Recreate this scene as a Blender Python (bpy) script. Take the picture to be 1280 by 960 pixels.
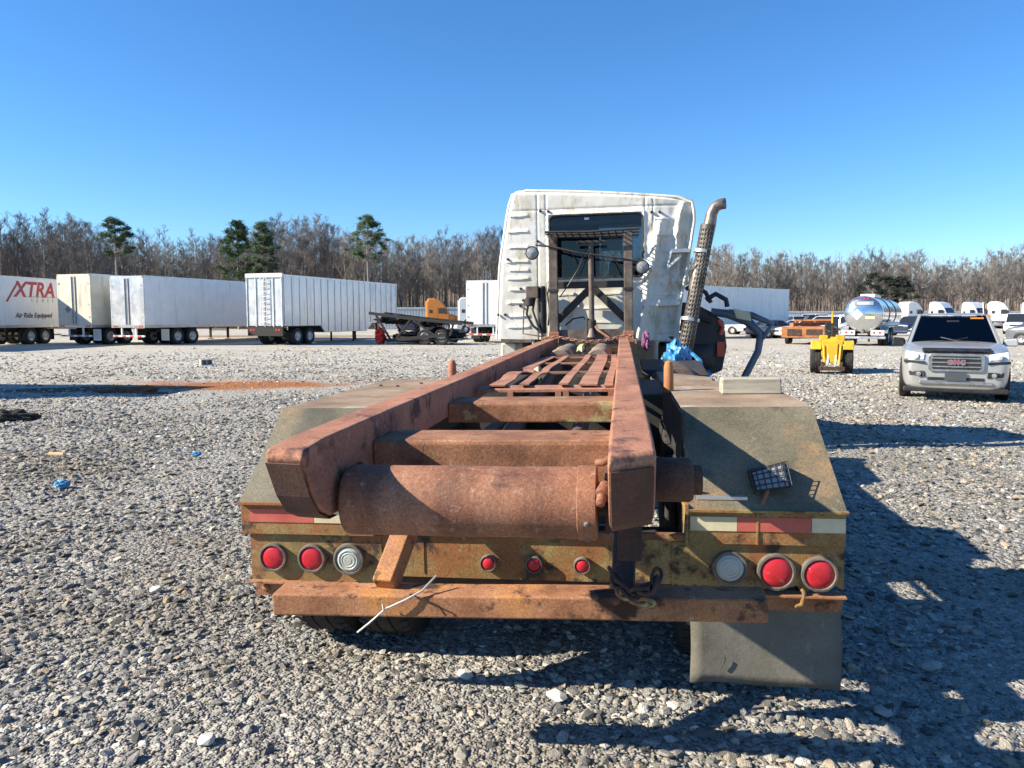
import bpy, bmesh, math, random
from mathutils import Vector, Matrix, noise as mnoise
R = math.radians
PI = math.pi
sc = bpy.context.scene
for o in list(bpy.data.objects): bpy.data.objects.remove(o)
col = sc.collection

# ------------------------------------------------------------------ camera
F_PX, YAW, PITCH, CAM_H = 950.0, R(8.2), math.atan(84 / 950), 1.70
CAM = Vector((0.37, -3.12, CAM_H))
cd = bpy.data.cameras.new('camera')
cam = bpy.data.objects.new('camera', cd); col.objects.link(cam)
cd.sensor_width = 36; cd.lens = 36 * F_PX / 1280
cd.clip_start = 0.05; cd.clip_end = 5000
cam.location = CAM
cam.rotation_euler = (PI / 2 - PITCH, 0, YAW)
sc.camera = cam

# ------------------------------------------------------------------ sky and sun
SUN = Vector((1.0, 0.31, -0.625)).normalized()          # the way the light travels
elev = math.asin(-SUN.z)
azim = math.atan2(-SUN.x, -SUN.y)                       # clockwise from +Y
w = bpy.data.worlds.new('World'); sc.world = w; w.use_nodes = True
wn = w.node_tree; wn.nodes.clear()
sky = wn.nodes.new('ShaderNodeTexSky'); sky.sky_type = 'NISHITA'; sky.sun_disc = False
sky.sun_elevation = elev; sky.sun_rotation = azim
sky.air_density = 1.0; sky.dust_density = 0.0; sky.ozone_density = 8.0; sky.altitude = 0
bg = wn.nodes.new('ShaderNodeBackground'); bg.inputs[1].default_value = 0.092
wo = wn.nodes.new('ShaderNodeOutputWorld')
hs = wn.nodes.new('ShaderNodeHueSaturation'); hs.inputs['Saturation'].default_value = 1.10   # the phone's vivid colour
wn.links.new(sky.outputs[0], hs.inputs['Color']); wn.links.new(hs.outputs[0], bg.inputs[0]); wn.links.new(bg.outputs[0], wo.inputs[0])
sd = bpy.data.lights.new('sun', 'SUN'); sd.energy = 5.0; sd.angle = R(0.5); sd.color = (1.0, 0.90, 0.74)
so = bpy.data.objects.new('sun', sd); col.objects.link(so)
so.rotation_euler = SUN.to_track_quat('-Z', 'Y').to_euler()
so.location = (-20, -8, 20)
vs = sc.view_settings
vs.view_transform = 'Standard'; vs.look = 'None'; vs.gamma = 1; vs.use_curve_mapping = False
vs.exposure = 1.13
sc.render.engine = 'CYCLES'
sc.cycles.use_denoising = True
sc.cycles.max_bounces = 6; sc.cycles.transparent_max_bounces = 12
sc.cycles.caustics_reflective = False; sc.cycles.caustics_refractive = False

# ------------------------------------------------------------------ placement from the ground plan
FWH = Vector((-math.sin(YAW), math.cos(YAW), 0)); RTH = Vector((math.cos(YAW), math.sin(YAW), 0))
def plan(X, D, z=0.0):
    """a spot D metres ahead of where the photographer stands and X metres to the right"""
    p = Vector((CAM.x, CAM.y, 0)) + RTH * X + FWH * D
    return Vector((p.x, p.y, z))
def ray(px, py):
    fw = FWH * math.cos(PITCH) + Vector((0, 0, -math.sin(PITCH)))
    up = RTH.cross(fw)
    return fw + RTH * ((px - 640) / F_PX) - up * ((py - 480) / F_PX)
def ground(px, py):
    d = ray(px, py); t = -CAM.z / d.z
    p = CAM + d * t
    return Vector((p.x, p.y, 0))
def pxD(px, D): return plan((px - 640) / F_PX * D, D)
def heading(deg):
    """turn that sends a thing's own +Y along `deg` (0 = picture right, 90 = straight away)"""
    return YAW + R(deg) - PI / 2

def hgt(x, y):
    a = 0.012 * math.sin(x * 2.1 + 1.3 * math.sin(y * 0.9)) * math.sin(y * 1.7 + 0.6)
    b = 0.020 * math.sin(x * 0.63 + 2.0) * math.sin(y * 0.51 + 0.4 * x)
    r = math.hypot(x - CAM.x, y - CAM.y)
    f = max(0.0, min(1.0, (60 - r) / 30))
    return (a + b - 0.012) * f

# ------------------------------------------------------------------ mesh collector
class MB:
    def __init__(s): s.v = []; s.f = []
    def add(s, vs, fs):
        n = len(s.v); s.v += [tuple(p) for p in vs]; s.f += [tuple(i + n for i in q) for q in fs]; return s
    def hexa(s, p):
        return s.add(p, [(0,3,2,1),(4,5,6,7),(0,1,5,4),(1,2,6,5),(2,3,7,6),(3,0,4,7)])
    def box(s, x0, x1, y0, y1, z0, z1):
        return s.hexa([(x0,y0,z0),(x1,y0,z0),(x1,y1,z0),(x0,y1,z0),(x0,y0,z1),(x1,y0,z1),(x1,y1,z1),(x0,y1,z1)])
    def prism(s, poly, axis, a, b):
        n = len(poly)
        def P(u, v, t):
            return (t,u,v) if axis == 'x' else (u,t,v) if axis == 'y' else (u,v,t)
        vs = [P(u, v, a) for u, v in poly] + [P(u, v, b) for u, v in poly]
        fs = [tuple(range(n)), tuple(range(2*n-1, n-1, -1))] + [(i, i+n, (i+1) % n + n, (i+1) % n) for i in range(n)]
        return s.add(vs, fs)
    def bar(s, p, q, w, h, up=(0,0,1)):
        p, q = Vector(p), Vector(q); d = (q - p).normalized(); u = Vector(up)
        if abs(d.dot(u)) > 0.98: u = Vector((0, 1, 0))
        x = d.cross(u).normalized() * (w / 2); z = x.cross(d).normalized() * (h / 2)
        return s.hexa([p-x-z, p+x-z, q+x-z, q-x-z, p-x+z, p+x+z, q+x+z, q-x+z])
    def tube(s, pts, r, n=10, caps=True):
        pts = [Vector(p) for p in pts]; m = len(pts)
        rs = r if isinstance(r, (list, tuple)) else [r] * m
        base = len(s.v); nrm = None
        for i, p in enumerate(pts):
            d = (pts[min(i+1, m-1)] - pts[max(i-1, 0)])
            d = d.normalized() if d.length > 1e-9 else Vector((0,0,1))
            if nrm is None:
                nrm = d.orthogonal().normalized()
            else:
                nrm = (nrm - d * nrm.dot(d)); nrm = nrm.normalized() if nrm.length > 1e-6 else d.orthogonal().normalized()
            b = d.cross(nrm)
            for k in range(n):
                a = 2 * PI * k / n
                s.v.append(tuple(p + (nrm * math.cos(a) + b * math.sin(a)) * rs[i]))
        for i in range(m - 1):
            for k in range(n):
                k2 = (k + 1) % n
                s.f.append((base+i*n+k, base+i*n+k2, base+(i+1)*n+k2, base+(i+1)*n+k))
        if caps:
            s.f.append(tuple(base + k for k in range(n - 1, -1, -1)))
            s.f.append(tuple(base + (m-1)*n + k for k in range(n)))
        return s
    def cyl(s, p, q, r, n=20, r2=None): return s.tube([p, q], [r, r if r2 is None else r2], n)
    def lathe(s, prof, o, axis, n=24):
        """prof: (radius, distance along the axis)"""
        o = Vector(o); ax = Vector(axis).normalized(); u = ax.orthogonal().normalized(); v = ax.cross(u)
        base = len(s.v); m = len(prof)
        for r, t in prof:
            for k in range(n):
                a = 2 * PI * k / n
                s.v.append(tuple(o + ax * t + (u * math.cos(a) + v * math.sin(a)) * max(r, 1e-4)))
        for i in range(m - 1):
            for k in range(n):
                k2 = (k + 1) % n
                s.f.append((base+i*n+k, base+i*n+k2, base+(i+1)*n+k2, base+(i+1)*n+k))
        return s
    def ball(s, c, r, n=10, m=6, sq=(1,1,1)):
        c = Vector(c); base = len(s.v)
        for i in range(m + 1):
            t = PI * i / m
            for k in range(n):
                a = 2 * PI * k / n
                rr = max(math.sin(t), 1e-3)
                s.v.append((c.x + r*sq[0]*rr*math.cos(a), c.y + r*sq[1]*rr*math.sin(a), c.z + r*sq[2]*math.cos(t)))
        for i in range(m):
            for k in range(n):
                k2 = (k + 1) % n
                s.f.append((base+i*n+k, base+(i+1)*n+k, base+(i+1)*n+k2, base+i*n+k2))
        return s
    def grid(s, fn, nu, nv, skip=None):
        base = len(s.v)
        for j in range(nv + 1):
            for i in range(nu + 1): s.v.append(tuple(fn(i / nu, j / nv)))
        for j in range(nv):
            for i in range(nu):
                if skip and skip((i + .5) / nu, (j + .5) / nv): continue
                a = base + j*(nu+1) + i
                s.f.append((a, a+1, a+nu+2, a+nu+1))
        return s
    def build(s, name, mat, parent=None, smooth=None, bevel=0, solid=0, subsurf=0, seg=2, fix=True):
        me = bpy.data.meshes.new(name); me.from_pydata(s.v, [], s.f)
        if fix:
            bm = bmesh.new(); bm.from_mesh(me); bmesh.ops.recalc_face_normals(bm, faces=bm.faces); bm.to_mesh(me); bm.free()
        me.materials.append(mat)
        if smooth is not None:
            me.polygons.foreach_set('use_smooth', [True] * len(me.polygons))
            me.set_sharp_from_angle(angle=R(smooth))
        o = bpy.data.objects.new(name, me); col.objects.link(o)
        if parent: o.parent = parent
        if solid:
            m = o.modifiers.new('solid', 'SOLIDIFY'); m.thickness = solid; m.offset = 0
        if bevel:
            m = o.modifiers.new('bevel', 'BEVEL'); m.width = bevel; m.segments = seg; m.limit_method = 'ANGLE'; m.angle_limit = R(35)
            if smooth is None:
                me.set_sharp_from_angle(angle=R(12))
                me.polygons.foreach_set('use_smooth', [True] * len(me.polygons)); m.harden_normals = True
        if subsurf:
            m = o.modifiers.new('sub', 'SUBSURF'); m.levels = subsurf; m.render_levels = subsurf
        return o

def empty(name, loc=(0,0,0), rot=(0,0,0), scale=1.0):
    o = bpy.data.objects.new(name, None); col.objects.link(o)
    o.location = loc; o.rotation_euler = rot; o.scale = (scale,)*3
    o.empty_display_size = 0.2
    return o
def tag(o, label=None, cat=None, group=None, kind=None):
    if label: o['label'] = label
    if cat: o['category'] = cat
    if group: o['group'] = group
    if kind: o['kind'] = kind
    return o
def copy_tree(o, parent=None):
    c = o.copy(); col.objects.link(c)
    if parent: c.parent = parent
    for ch in list(o.children): copy_tree(ch, c)
    return c
def text_mesh(name, s, size, mat, parent, M4, ext=0.002, shear=0.0, space=1.0, bold=0.0):
    cu = bpy.data.curves.new(name, 'FONT'); cu.body = s; cu.size = size; cu.extrude = ext; cu.shear = shear
    cu.align_x = 'CENTER'; cu.align_y = 'CENTER'; cu.space_character = space; cu.offset = bold; cu.resolution_u = 3
    t = bpy.data.objects.new('tmp', cu); col.objects.link(t)
    dg = bpy.context.evaluated_depsgraph_get()
    me = bpy.data.meshes.new_from_object(t.evaluated_get(dg))
    bpy.data.objects.remove(t); bpy.data.curves.remove(cu)
    me.name = name; me.materials.clear(); me.materials.append(mat)
    me.transform(M4)
    o = bpy.data.objects.new(name, me); col.objects.link(o); o.parent = parent
    return o

# ------------------------------------------------------------------ materials
def _n(nt, t, **kw):
    n = nt.nodes.new(t)
    for k, v in kw.items(): setattr(n, k, v)
    return n
def pm(name, stops, scale=3.0, detail=8.0, rough=0.7, metal=0.0, bump=0.25, bscale=60.0, bdist=0.004, layers=(), stretch=(1,1,1), rvar=0.12, spec=0.5, lstretch=None, coat=0.0, grain=0.0):
    m = bpy.data.materials.new(name); m.use_nodes = True
    nt = m.node_tree; L = nt.links; b = nt.nodes['Principled BSDF']
    tc = _n(nt, 'ShaderNodeTexCoord'); mp = _n(nt, 'ShaderNodeMapping'); mp.inputs['Scale'].default_value = stretch
    L.new(tc.outputs['Object'], mp.inputs[0])
    nz = _n(nt, 'ShaderNodeTexNoise'); nz.inputs['Scale'].default_value = scale; nz.inputs['Detail'].default_value = detail; nz.inputs['Roughness'].default_value = 0.62
    L.new(mp.outputs[0], nz.inputs['Vector'])
    cr = _n(nt, 'ShaderNodeValToRGB'); e = cr.color_ramp.elements
    if len(stops) == 1: stops = [(0.0, stops[0]), (1.0, stops[0])]
    elif not isinstance(stops[0][1], (tuple, list)):
        k = len(stops); stops = [(0.3 + 0.4 * i / (k - 1), c) for i, c in enumerate(stops)]
    e[0].position, e[0].color = stops[0][0], (*stops[0][1], 1)
    e[1].position, e[1].color = stops[-1][0], (*stops[-1][1], 1)
    for p, c in stops[1:-1]:
        q = e.new(p); q.color = (*c, 1)
    L.new(nz.outputs['Fac'], cr.inputs[0]); out = cr.outputs[0]
    for i, (c, lo, hi, ls) in enumerate(layers):
        m2 = _n(nt, 'ShaderNodeMapping'); m2.inputs['Location'].default_value = (3.7 * (i+1), 1.9 * (i+1), 5.3 * (i+1))
        if lstretch: m2.inputs['Scale'].default_value = lstretch
        L.new(tc.outputs['Object'], m2.inputs[0])
        n2 = _n(nt, 'ShaderNodeTexNoise'); n2.inputs['Scale'].default_value = ls; n2.inputs['Detail'].default_value = 7; n2.inputs['Roughness'].default_value = 0.65
        L.new(m2.outputs[0], n2.inputs['Vector'])
        mr = _n(nt, 'ShaderNodeMapRange'); mr.inputs[1].default_value = lo; mr.inputs[2].default_value = hi
        L.new(n2.outputs['Fac'], mr.inputs[0])
        mx = _n(nt, 'ShaderNodeMix', data_type='RGBA'); L.new(mr.outputs[0], mx.inputs[0]); L.new(out, mx.inputs[6]); mx.inputs[7].default_value = (*c, 1)
        out = mx.outputs[2]
    if grain:
        g1 = _n(nt, 'ShaderNodeTexNoise'); g1.inputs['Scale'].default_value = 120; g1.inputs['Detail'].default_value = 4; g1.inputs['Roughness'].default_value = 0.75
        L.new(tc.outputs['Object'], g1.inputs['Vector'])
        gr_ = _n(nt, 'ShaderNodeMapRange'); gr_.inputs[1].default_value = 0.32; gr_.inputs[2].default_value = 0.68; gr_.inputs[3].default_value = 1 - grain; gr_.inputs[4].default_value = 1 + grain
        L.new(g1.outputs['Fac'], gr_.inputs[0])
        gm_ = _n(nt, 'ShaderNodeMix', data_type='RGBA', blend_type='MULTIPLY'); gm_.inputs[0].default_value = 1
        L.new(out, gm_.inputs[6]); L.new(gr_.outputs[0], gm_.inputs[7]); out = gm_.outputs[2]
    L.new(out, b.inputs['Base Color'])
    b.inputs['Metallic'].default_value = metal; b.inputs['Specular IOR Level'].default_value = spec
    if coat: b.inputs['Coat Weight'].default_value = coat; b.inputs['Coat Roughness'].default_value = 0.08
    if rvar:
        mr = _n(nt, 'ShaderNodeMapRange'); mr.inputs[3].default_value = max(0.02, rough - rvar); mr.inputs[4].default_value = min(1, rough + rvar)
        mr.inputs[1].default_value = 0.3; mr.inputs[2].default_value = 0.7
        L.new(nz.outputs['Fac'], mr.inputs[0]); L.new(mr.outputs[0], b.inputs['Roughness'])
    else: b.inputs['Roughness'].default_value = rough
    if bump:
        nb = _n(nt, 'ShaderNodeTexNoise'); nb.inputs['Scale'].default_value = bscale; nb.inputs['Detail'].default_value = 6; nb.inputs['Roughness'].default_value = 0.7
        L.new(tc.outputs['Object'], nb.inputs['Vector'])
        bp = _n(nt, 'ShaderNodeBump'); bp.inputs['Strength'].default_value = bump; bp.inputs['Distance'].default_value = bdist
        L.new(nb.outputs['Fac'], bp.inputs['Height']); L.new(bp.outputs[0], b.inputs['Normal'])
    return m
def glass(name, tint=(0.6,0.65,0.68), refl=(0.9,0.95,1.0)):
    m = bpy.data.materials.new(name); m.use_nodes = True; nt = m.node_tree; nt.nodes.clear(); L = nt.links
    t = _n(nt, 'ShaderNodeBsdfTransparent'); t.inputs[0].default_value = (*tint, 1)
    g = _n(nt, 'ShaderNodeBsdfGlossy'); g.inputs[0].default_value = (*refl, 1); g.inputs['Roughness'].default_value = 0.03
    f = _n(nt, 'ShaderNodeFresnel'); f.inputs[0].default_value = 1.5
    mx = _n(nt, 'ShaderNodeMixShader'); o = _n(nt, 'ShaderNodeOutputMaterial')
    L.new(f.outputs[0], mx.inputs[0]); L.new(t.outputs[0], mx.inputs[1]); L.new(g.outputs[0], mx.inputs[2]); L.new(mx.outputs[0], o.inputs[0])
    return m

RUST_D, RUST_M, RUST_L = (0.075,0.030,0.018), (0.22,0.095,0.055), (0.36,0.175,0.11)
M_RAIL = pm('rail_rust', [(0.28, (0.14,0.056,0.032)), (0.45, (0.29,0.125,0.070)), (0.60, (0.39,0.178,0.104)), (0.75, (0.47,0.245,0.155))], 5, rough=0.82, bump=0.5, bscale=150, bdist=0.003, stretch=(1,0.35,1),
            layers=[((0.10,0.045,0.035), 0.56, 0.66, 7), ((0.42,0.27,0.21), 0.60, 0.75, 22), ((0.07,0.03,0.022), 0.645, 0.68, 30), ((0.40,0.19,0.10), 0.60, 0.70, 3)], grain=0.38)
M_ROLL = pm('roller_rust', [(0.25, (0.10,0.040,0.022)), (0.5, (0.25,0.108,0.058)), (0.75, (0.37,0.19,0.115))], 4, rough=0.75, bump=0.5, bscale=170, bdist=0.003, stretch=(2.2,1,0.6), layers=[((0.38,0.24,0.18), 0.57, 0.72, 35), ((0.09,0.04,0.03), 0.60, 0.70, 5)], grain=0.38)
M_BEAM = pm('beam_rust', [(0.25, (0.085,0.036,0.018)), (0.45, (0.225,0.10,0.048)), (0.6, (0.32,0.155,0.08)), (0.78, (0.40,0.225,0.13))], 6, rough=0.85, bump=0.5, bscale=140, bdist=0.003,
            layers=[((0.30,0.27,0.12), 0.57, 0.63, 5), ((0.055,0.025,0.015), 0.61, 0.68, 9)], grain=0.38)
M_BUMP = pm('bumper_rust', [(0.25, (0.11,0.042,0.016)), (0.45, (0.29,0.125,0.055)), (0.62, (0.38,0.185,0.095)), (0.8, (0.46,0.27,0.17))], 5, rough=0.85, bump=0.5, bscale=130, bdist=0.003,
            layers=[((0.42,0.19,0.06), 0.52, 0.66, 3), ((0.05,0.023,0.013), 0.56, 0.64, 5), ((0.10,0.05,0.03), 0.58, 0.66, 16), ((0.33,0.29,0.24), 0.66, 0.70, 22)], grain=0.38)
M_STRAP = pm('strap_rust', [(0.3, (0.20,0.085,0.05)), (0.5, (0.34,0.16,0.10)), (0.7, (0.42,0.22,0.14))], 5, rough=0.85, bump=0.4, grain=0.38)
M_DARKRUST = pm('dark_rust', [(0.3, (0.02,0.014,0.012)), (0.55, (0.07,0.038,0.028)), (0.75, (0.14,0.07,0.045))], 6, rough=0.85, bump=0.5, grain=0.38)
M_OLIVE = pm('olive_paint', [(0.28, (0.12,0.075,0.025)), (0.48, (0.26,0.175,0.06)), (0.68, (0.34,0.25,0.10))], 4.5, rough=0.72, bump=0.5, bscale=110, bdist=0.003,
             layers=[((0.27,0.108,0.033), 0.46, 0.60, 3.5), ((0.045,0.028,0.018), 0.55, 0.63, 7), ((0.34,0.29,0.17), 0.64, 0.70, 18), ((0.16,0.06,0.025), 0.62, 0.68, 14)], grain=0.38)
M_SLOPE = pm('fender_plate', [(0.3, (0.060,0.058,0.040)), (0.48, (0.125,0.113,0.074)), (0.7, (0.20,0.175,0.115))], 2.4, rough=0.68, bump=0.35, bscale=70, bdist=0.003,
             layers=[((0.26,0.165,0.085), 0.55, 0.72, 2.6), ((0.25,0.23,0.18), 0.62, 0.76, 30), ((0.045,0.042,0.034), 0.60, 0.70, 5)], grain=0.38)
M_TOP = pm('fender_top', [(0.3, (0.16,0.105,0.062)), (0.5, (0.27,0.19,0.12)), (0.7, (0.35,0.26,0.175))], 3, rough=0.85, bump=0.35, bscale=60, layers=[((0.42,0.38,0.33), 0.58, 0.72, 6), ((0.20,0.10,0.05), 0.62, 0.72, 5)], grain=0.38)
M_BLACK = pm('black_frame', [(0.3, (0.012,0.012,0.012)), (0.7, (0.05,0.045,0.04))], 8, rough=0.7, bump=0.3)
M_BROWNSTEEL = pm('brown_steel', [(0.3, (0.05,0.04,0.033)), (0.55, (0.13,0.105,0.085)), (0.75, (0.22,0.18,0.145))], 7, rough=0.7, bump=0.35, layers=[((0.20,0.10,0.06), 0.58, 0.68, 9)], grain=0.38)
M_TYRE = pm('tyre_rubber', [(0.3, (0.018,0.018,0.018)), (0.7, (0.06,0.057,0.053))], 9, rough=0.9, bump=0.3, spec=0.2)
M_RIM = pm('wheel_steel', [(0.3, (0.25,0.24,0.23)), (0.7, (0.55,0.54,0.52))], 6, rough=0.45, metal=0.4)
M_FLAP = pm('flap_rubber', [(0.3, (0.085,0.078,0.06)), (0.5, (0.135,0.125,0.098)), (0.7, (0.175,0.165,0.135))], 4, rough=0.75, bump=0.5, bscale=18, bdist=0.006, layers=[((0.24,0.22,0.16), 0.58, 0.72, 9)], lstretch=(1.4,1,0.5), grain=0.18)
M_WHITE = pm('cab_white', [(0.3, (0.60,0.57,0.48)), (0.5, (0.74,0.72,0.64)), (0.7, (0.80,0.785,0.72))], 2.5, rough=0.45, bump=0.06, bscale=25,
             layers=[((0.50,0.44,0.33), 0.54, 0.70, 4), ((0.33,0.29,0.23), 0.60, 0.72, 9), ((0.18,0.10,0.055), 0.655, 0.69, 13)], lstretch=(1.6,1,0.55))
M_WHITE2 = pm('trailer_white', [(0.3, (0.68,0.69,0.69)), (0.7, (0.80,0.80,0.79))], 1.5, rough=0.4, bump=0.05, layers=[((0.55,0.54,0.50), 0.56, 0.74, 1.2)], lstretch=(1.5,1.5,0.25), rvar=0.1)
M_RED = pm('red_lens', [(0.3, (0.42,0.012,0.02)), (0.7, (0.62,0.03,0.045))], 12, rough=0.28, bump=0.15, bscale=120, rvar=0.1, layers=[((0.62,0.22,0.19), 0.60, 0.72, 30)])
M_CLEAR = pm('clear_lens', [(0.3, (0.42,0.45,0.38)), (0.7, (0.58,0.60,0.53))], 12, rough=0.3, bump=0.2, bscale=90)
M_RING = pm('lamp_ring', [(0.3, (0.075,0.065,0.052)), (0.55, (0.15,0.13,0.105)), (0.75, (0.24,0.20,0.155))], 22, rough=0.8, bump=0.4)
M_TAPER = pm('tape_red', [(0.3, (0.42,0.075,0.055)), (0.7, (0.55,0.13,0.09))], 9, rough=0.5, bump=0.05, layers=[((0.38,0.20,0.10), 0.62, 0.74, 14)])
M_TAPEW = pm('tape_white', [(0.3, (0.52,0.45,0.26)), (0.7, (0.70,0.63,0.42))], 9, rough=0.5, bump=0.05, layers=[((0.42,0.27,0.11), 0.62, 0.76, 9)])
M_CHROME = pm('worn_chrome', [(0.3, (0.35,0.34,0.32)), (0.7, (0.62,0.61,0.58))], 5, rough=0.32, metal=0.9, bump=0.05, layers=[((0.22,0.15,0.10), 0.6, 0.72, 7)])
M_GALV = pm('galvanised', [(0.3, (0.40,0.41,0.42)), (0.7, (0.60,0.61,0.62))], 3, rough=0.38, metal=0.75, bump=0.08)
M_DUST = pm('dusty_brown', [(0.3, (0.12,0.085,0.06)), (0.5, (0.25,0.19,0.145)), (0.7, (0.36,0.29,0.23))], 6, rough=0.9, bump=0.3, grain=0.38)
M_GREYWOOD = pm('grey_timber', [(0.3, (0.22,0.20,0.15)), (0.5, (0.36,0.33,0.26)), (0.7, (0.48,0.45,0.37))], 6, rough=0.85, bump=0.4, bscale=30, stretch=(0.5,3,6))
M_BLUE = pm('blue_plastic', [(0.3, (0.02,0.16,0.36)), (0.7, (0.10,0.36,0.62))], 14, rough=0.3, bump=0.5, bscale=30, bdist=0.01)
M_BLUEM = pm('blue_mirror', [(0.35, (0.01,0.02,0.05)), (0.55, (0.03,0.16,0.32)), (0.7, (0.10,0.32,0.50))], 5, rough=0.3, bump=0.2)
M_GLASS = glass('cab_glass', (0.34,0.38,0.41))
M_DARKGLASS = pm('dark_glass', [(0.02,0.025,0.03)], rough=0.06, bump=0, rvar=0, spec=0.7)
M_BLACKP = pm('black_plastic', [(0.3, (0.010,0.010,0.011)), (0.7, (0.03,0.03,0.03))], 9, rough=0.5, bump=0.15)
M_FRAMEBLUE = pm('door_frame_paint', [(0.3, (0.05,0.065,0.09)), (0.7, (0.14,0.17,0.21))], 5, rough=0.35, bump=0.1)
M_REDP = pm('red_paint', [(0.3, (0.50,0.05,0.02)), (0.7, (0.65,0.10,0.04))], 8, rough=0.4, bump=0.05)
M_CHALK = pm('chalk', [(0.62,0.60,0.55)], rough=0.9, bump=0)
M_LAMPGLASS = pm('work_lamp_glass', [(0.3, (0.16,0.17,0.18)), (0.7, (0.40,0.41,0.42))], 30, rough=0.2, bump=0.3, bscale=60, metal=0.2)

# ================================================================== SETTING: ground sheet
def ground_material():
    m = bpy.data.materials.new('gravel_ground'); m.use_nodes = True
    nt = m.node_tree; L = nt.links; b = nt.nodes['Principled BSDF']
    g = _n(nt, 'ShaderNodeNewGeometry')
    def vor(scale, off):
        mp = _n(nt, 'ShaderNodeMapping'); mp.inputs['Location'].default_value = off; mp.inputs['Scale'].default_value = (1, 1, 0.3)
        L.new(g.outputs['Position'], mp.inputs[0])
        v = _n(nt, 'ShaderNodeTexVoronoi'); v.inputs['Scale'].default_value = scale; v.inputs['Randomness'].default_value = 1
        L.new(mp.outputs[0], v.inputs['Vector']); return v
    v1, v2 = vor(24, (0,0,0)), vor(70, (4.3,1.1,0))
    def greys(v):
        s = _n(nt, 'ShaderNodeSeparateColor'); L.new(v.outputs['Color'], s.inputs[0])
        r = _n(nt, 'ShaderNodeValToRGB'); e = r.color_ramp.elements
        e[0].position, e[0].color = 0.0, (0.15,0.145,0.13,1); e[1].position, e[1].color = 1.0, (0.50,0.475,0.425,1)
        for p, c in ((0.3,(0.235,0.228,0.21)), (0.6,(0.325,0.313,0.285)), (0.82,(0.36,0.325,0.265))):
            q = e.new(p); q.color = (*c, 1)
        L.new(s.outputs[0], r.inputs[0]); return r.outputs[0]
    mx = _n(nt, 'ShaderNodeMix', data_type='RGBA')
    nz = _n(nt, 'ShaderNodeTexNoise'); nz.inputs['Scale'].default_value = 0.7; nz.inputs['Detail'].default_value = 6
    L.new(g.outputs['Position'], nz.inputs['Vector'])
    mr = _n(nt, 'ShaderNodeMapRange'); mr.inputs[1].default_value = 0.42; mr.inputs[2].default_value = 0.58
    L.new(nz.outputs['Fac'], mr.inputs[0]); L.new(mr.outputs[0], mx.inputs[0])
    L.new(greys(v1), mx.inputs[6]); L.new(greys(v2), mx.inputs[7])
    out = mx.outputs[2]
    # patchy fines, tyre-packed dirt
    n3 = _n(nt, 'ShaderNodeTexNoise'); n3.inputs['Scale'].default_value = 0.38; n3.inputs['Detail'].default_value = 8; n3.inputs['Roughness'].default_value = 0.65
    L.new(g.outputs['Position'], n3.inputs['Vector'])
    r3 = _n(nt, 'ShaderNodeMapRange'); r3.inputs[1].default_value = 0.48; r3.inputs[2].default_value = 0.66; r3.inputs[4].default_value = 0.8
    L.new(n3.outputs['Fac'], r3.inputs[0])
    m3 = _n(nt, 'ShaderNodeMix', data_type='RGBA'); L.new(r3.outputs[0], m3.inputs[0]); L.new(out, m3.inputs[6]); m3.inputs[7].default_value = (0.23,0.205,0.165,1)
    out = m3.outputs[2]
    # brighter look of the far gravel put into the colour, growing with distance
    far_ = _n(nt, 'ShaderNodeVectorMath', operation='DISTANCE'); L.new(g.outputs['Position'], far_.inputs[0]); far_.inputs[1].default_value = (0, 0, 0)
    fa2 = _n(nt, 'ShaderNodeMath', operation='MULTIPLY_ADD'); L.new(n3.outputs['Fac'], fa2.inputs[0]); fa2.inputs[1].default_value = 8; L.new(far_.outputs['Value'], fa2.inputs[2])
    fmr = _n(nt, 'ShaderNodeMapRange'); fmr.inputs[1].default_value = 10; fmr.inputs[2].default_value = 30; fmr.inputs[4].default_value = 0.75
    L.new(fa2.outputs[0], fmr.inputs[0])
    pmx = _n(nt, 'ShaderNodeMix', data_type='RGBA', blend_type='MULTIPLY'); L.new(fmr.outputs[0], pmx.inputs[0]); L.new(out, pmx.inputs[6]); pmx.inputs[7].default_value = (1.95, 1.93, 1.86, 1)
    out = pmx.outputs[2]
    # bare red clay and a wet hollow, where the stone has been scraped away
    sep = _n(nt, 'ShaderNodeSeparateXYZ'); L.new(g.outputs['Position'], sep.inputs[0])
    nw = _n(nt, 'ShaderNodeTexNoise'); nw.inputs['Scale'].default_value = 0.9; nw.inputs['Detail'].default_value = 7
    L.new(g.outputs['Position'], nw.inputs['Vector'])
    def patch(cx, cy, rx, ry, rot, c, out, amp=1.6):
        mp = _n(nt, 'ShaderNodeMapping', vector_type='TEXTURE'); mp.inputs['Location'].default_value = (cx, cy, 0); mp.inputs['Rotation'].default_value = (0,0,rot); mp.inputs['Scale'].default_value = (rx, ry, 1e3)
        L.new(g.outputs['Position'], mp.inputs[0])
        ln = _n(nt, 'ShaderNodeVectorMath', operation='LENGTH'); L.new(mp.outputs[0], ln.inputs[0])
        ad = _n(nt, 'ShaderNodeMath', operation='MULTIPLY_ADD'); L.new(nw.outputs['Fac'], ad.inputs[0]); ad.inputs[1].default_value = amp; L.new(ln.outputs['Value'], ad.inputs[2])
        r = _n(nt, 'ShaderNodeMapRange'); r.inputs[1].default_value = 0.45 + amp/2; r.inputs[2].default_value = 1.0 + amp/2; r.inputs[3].default_value = 1; r.inputs[4].default_value = 0
        L.new(ad.outputs[0], r.inputs[0])
        k = _n(nt, 'ShaderNodeMix', data_type='RGBA'); L.new(r.outputs[0], k.inputs[0]); L.new(out, k.inputs[6]); k.inputs[7].default_value = (*c, 1)
        return k.outputs[2]
    out = patch(-9.2, 14.9, 3.6, 1.9, YAW, (0.36,0.14,0.05), out)
    out = patch(-12.5, 13.0, 2.6, 1.0, YAW, (0.09,0.05,0.03), out)
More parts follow.
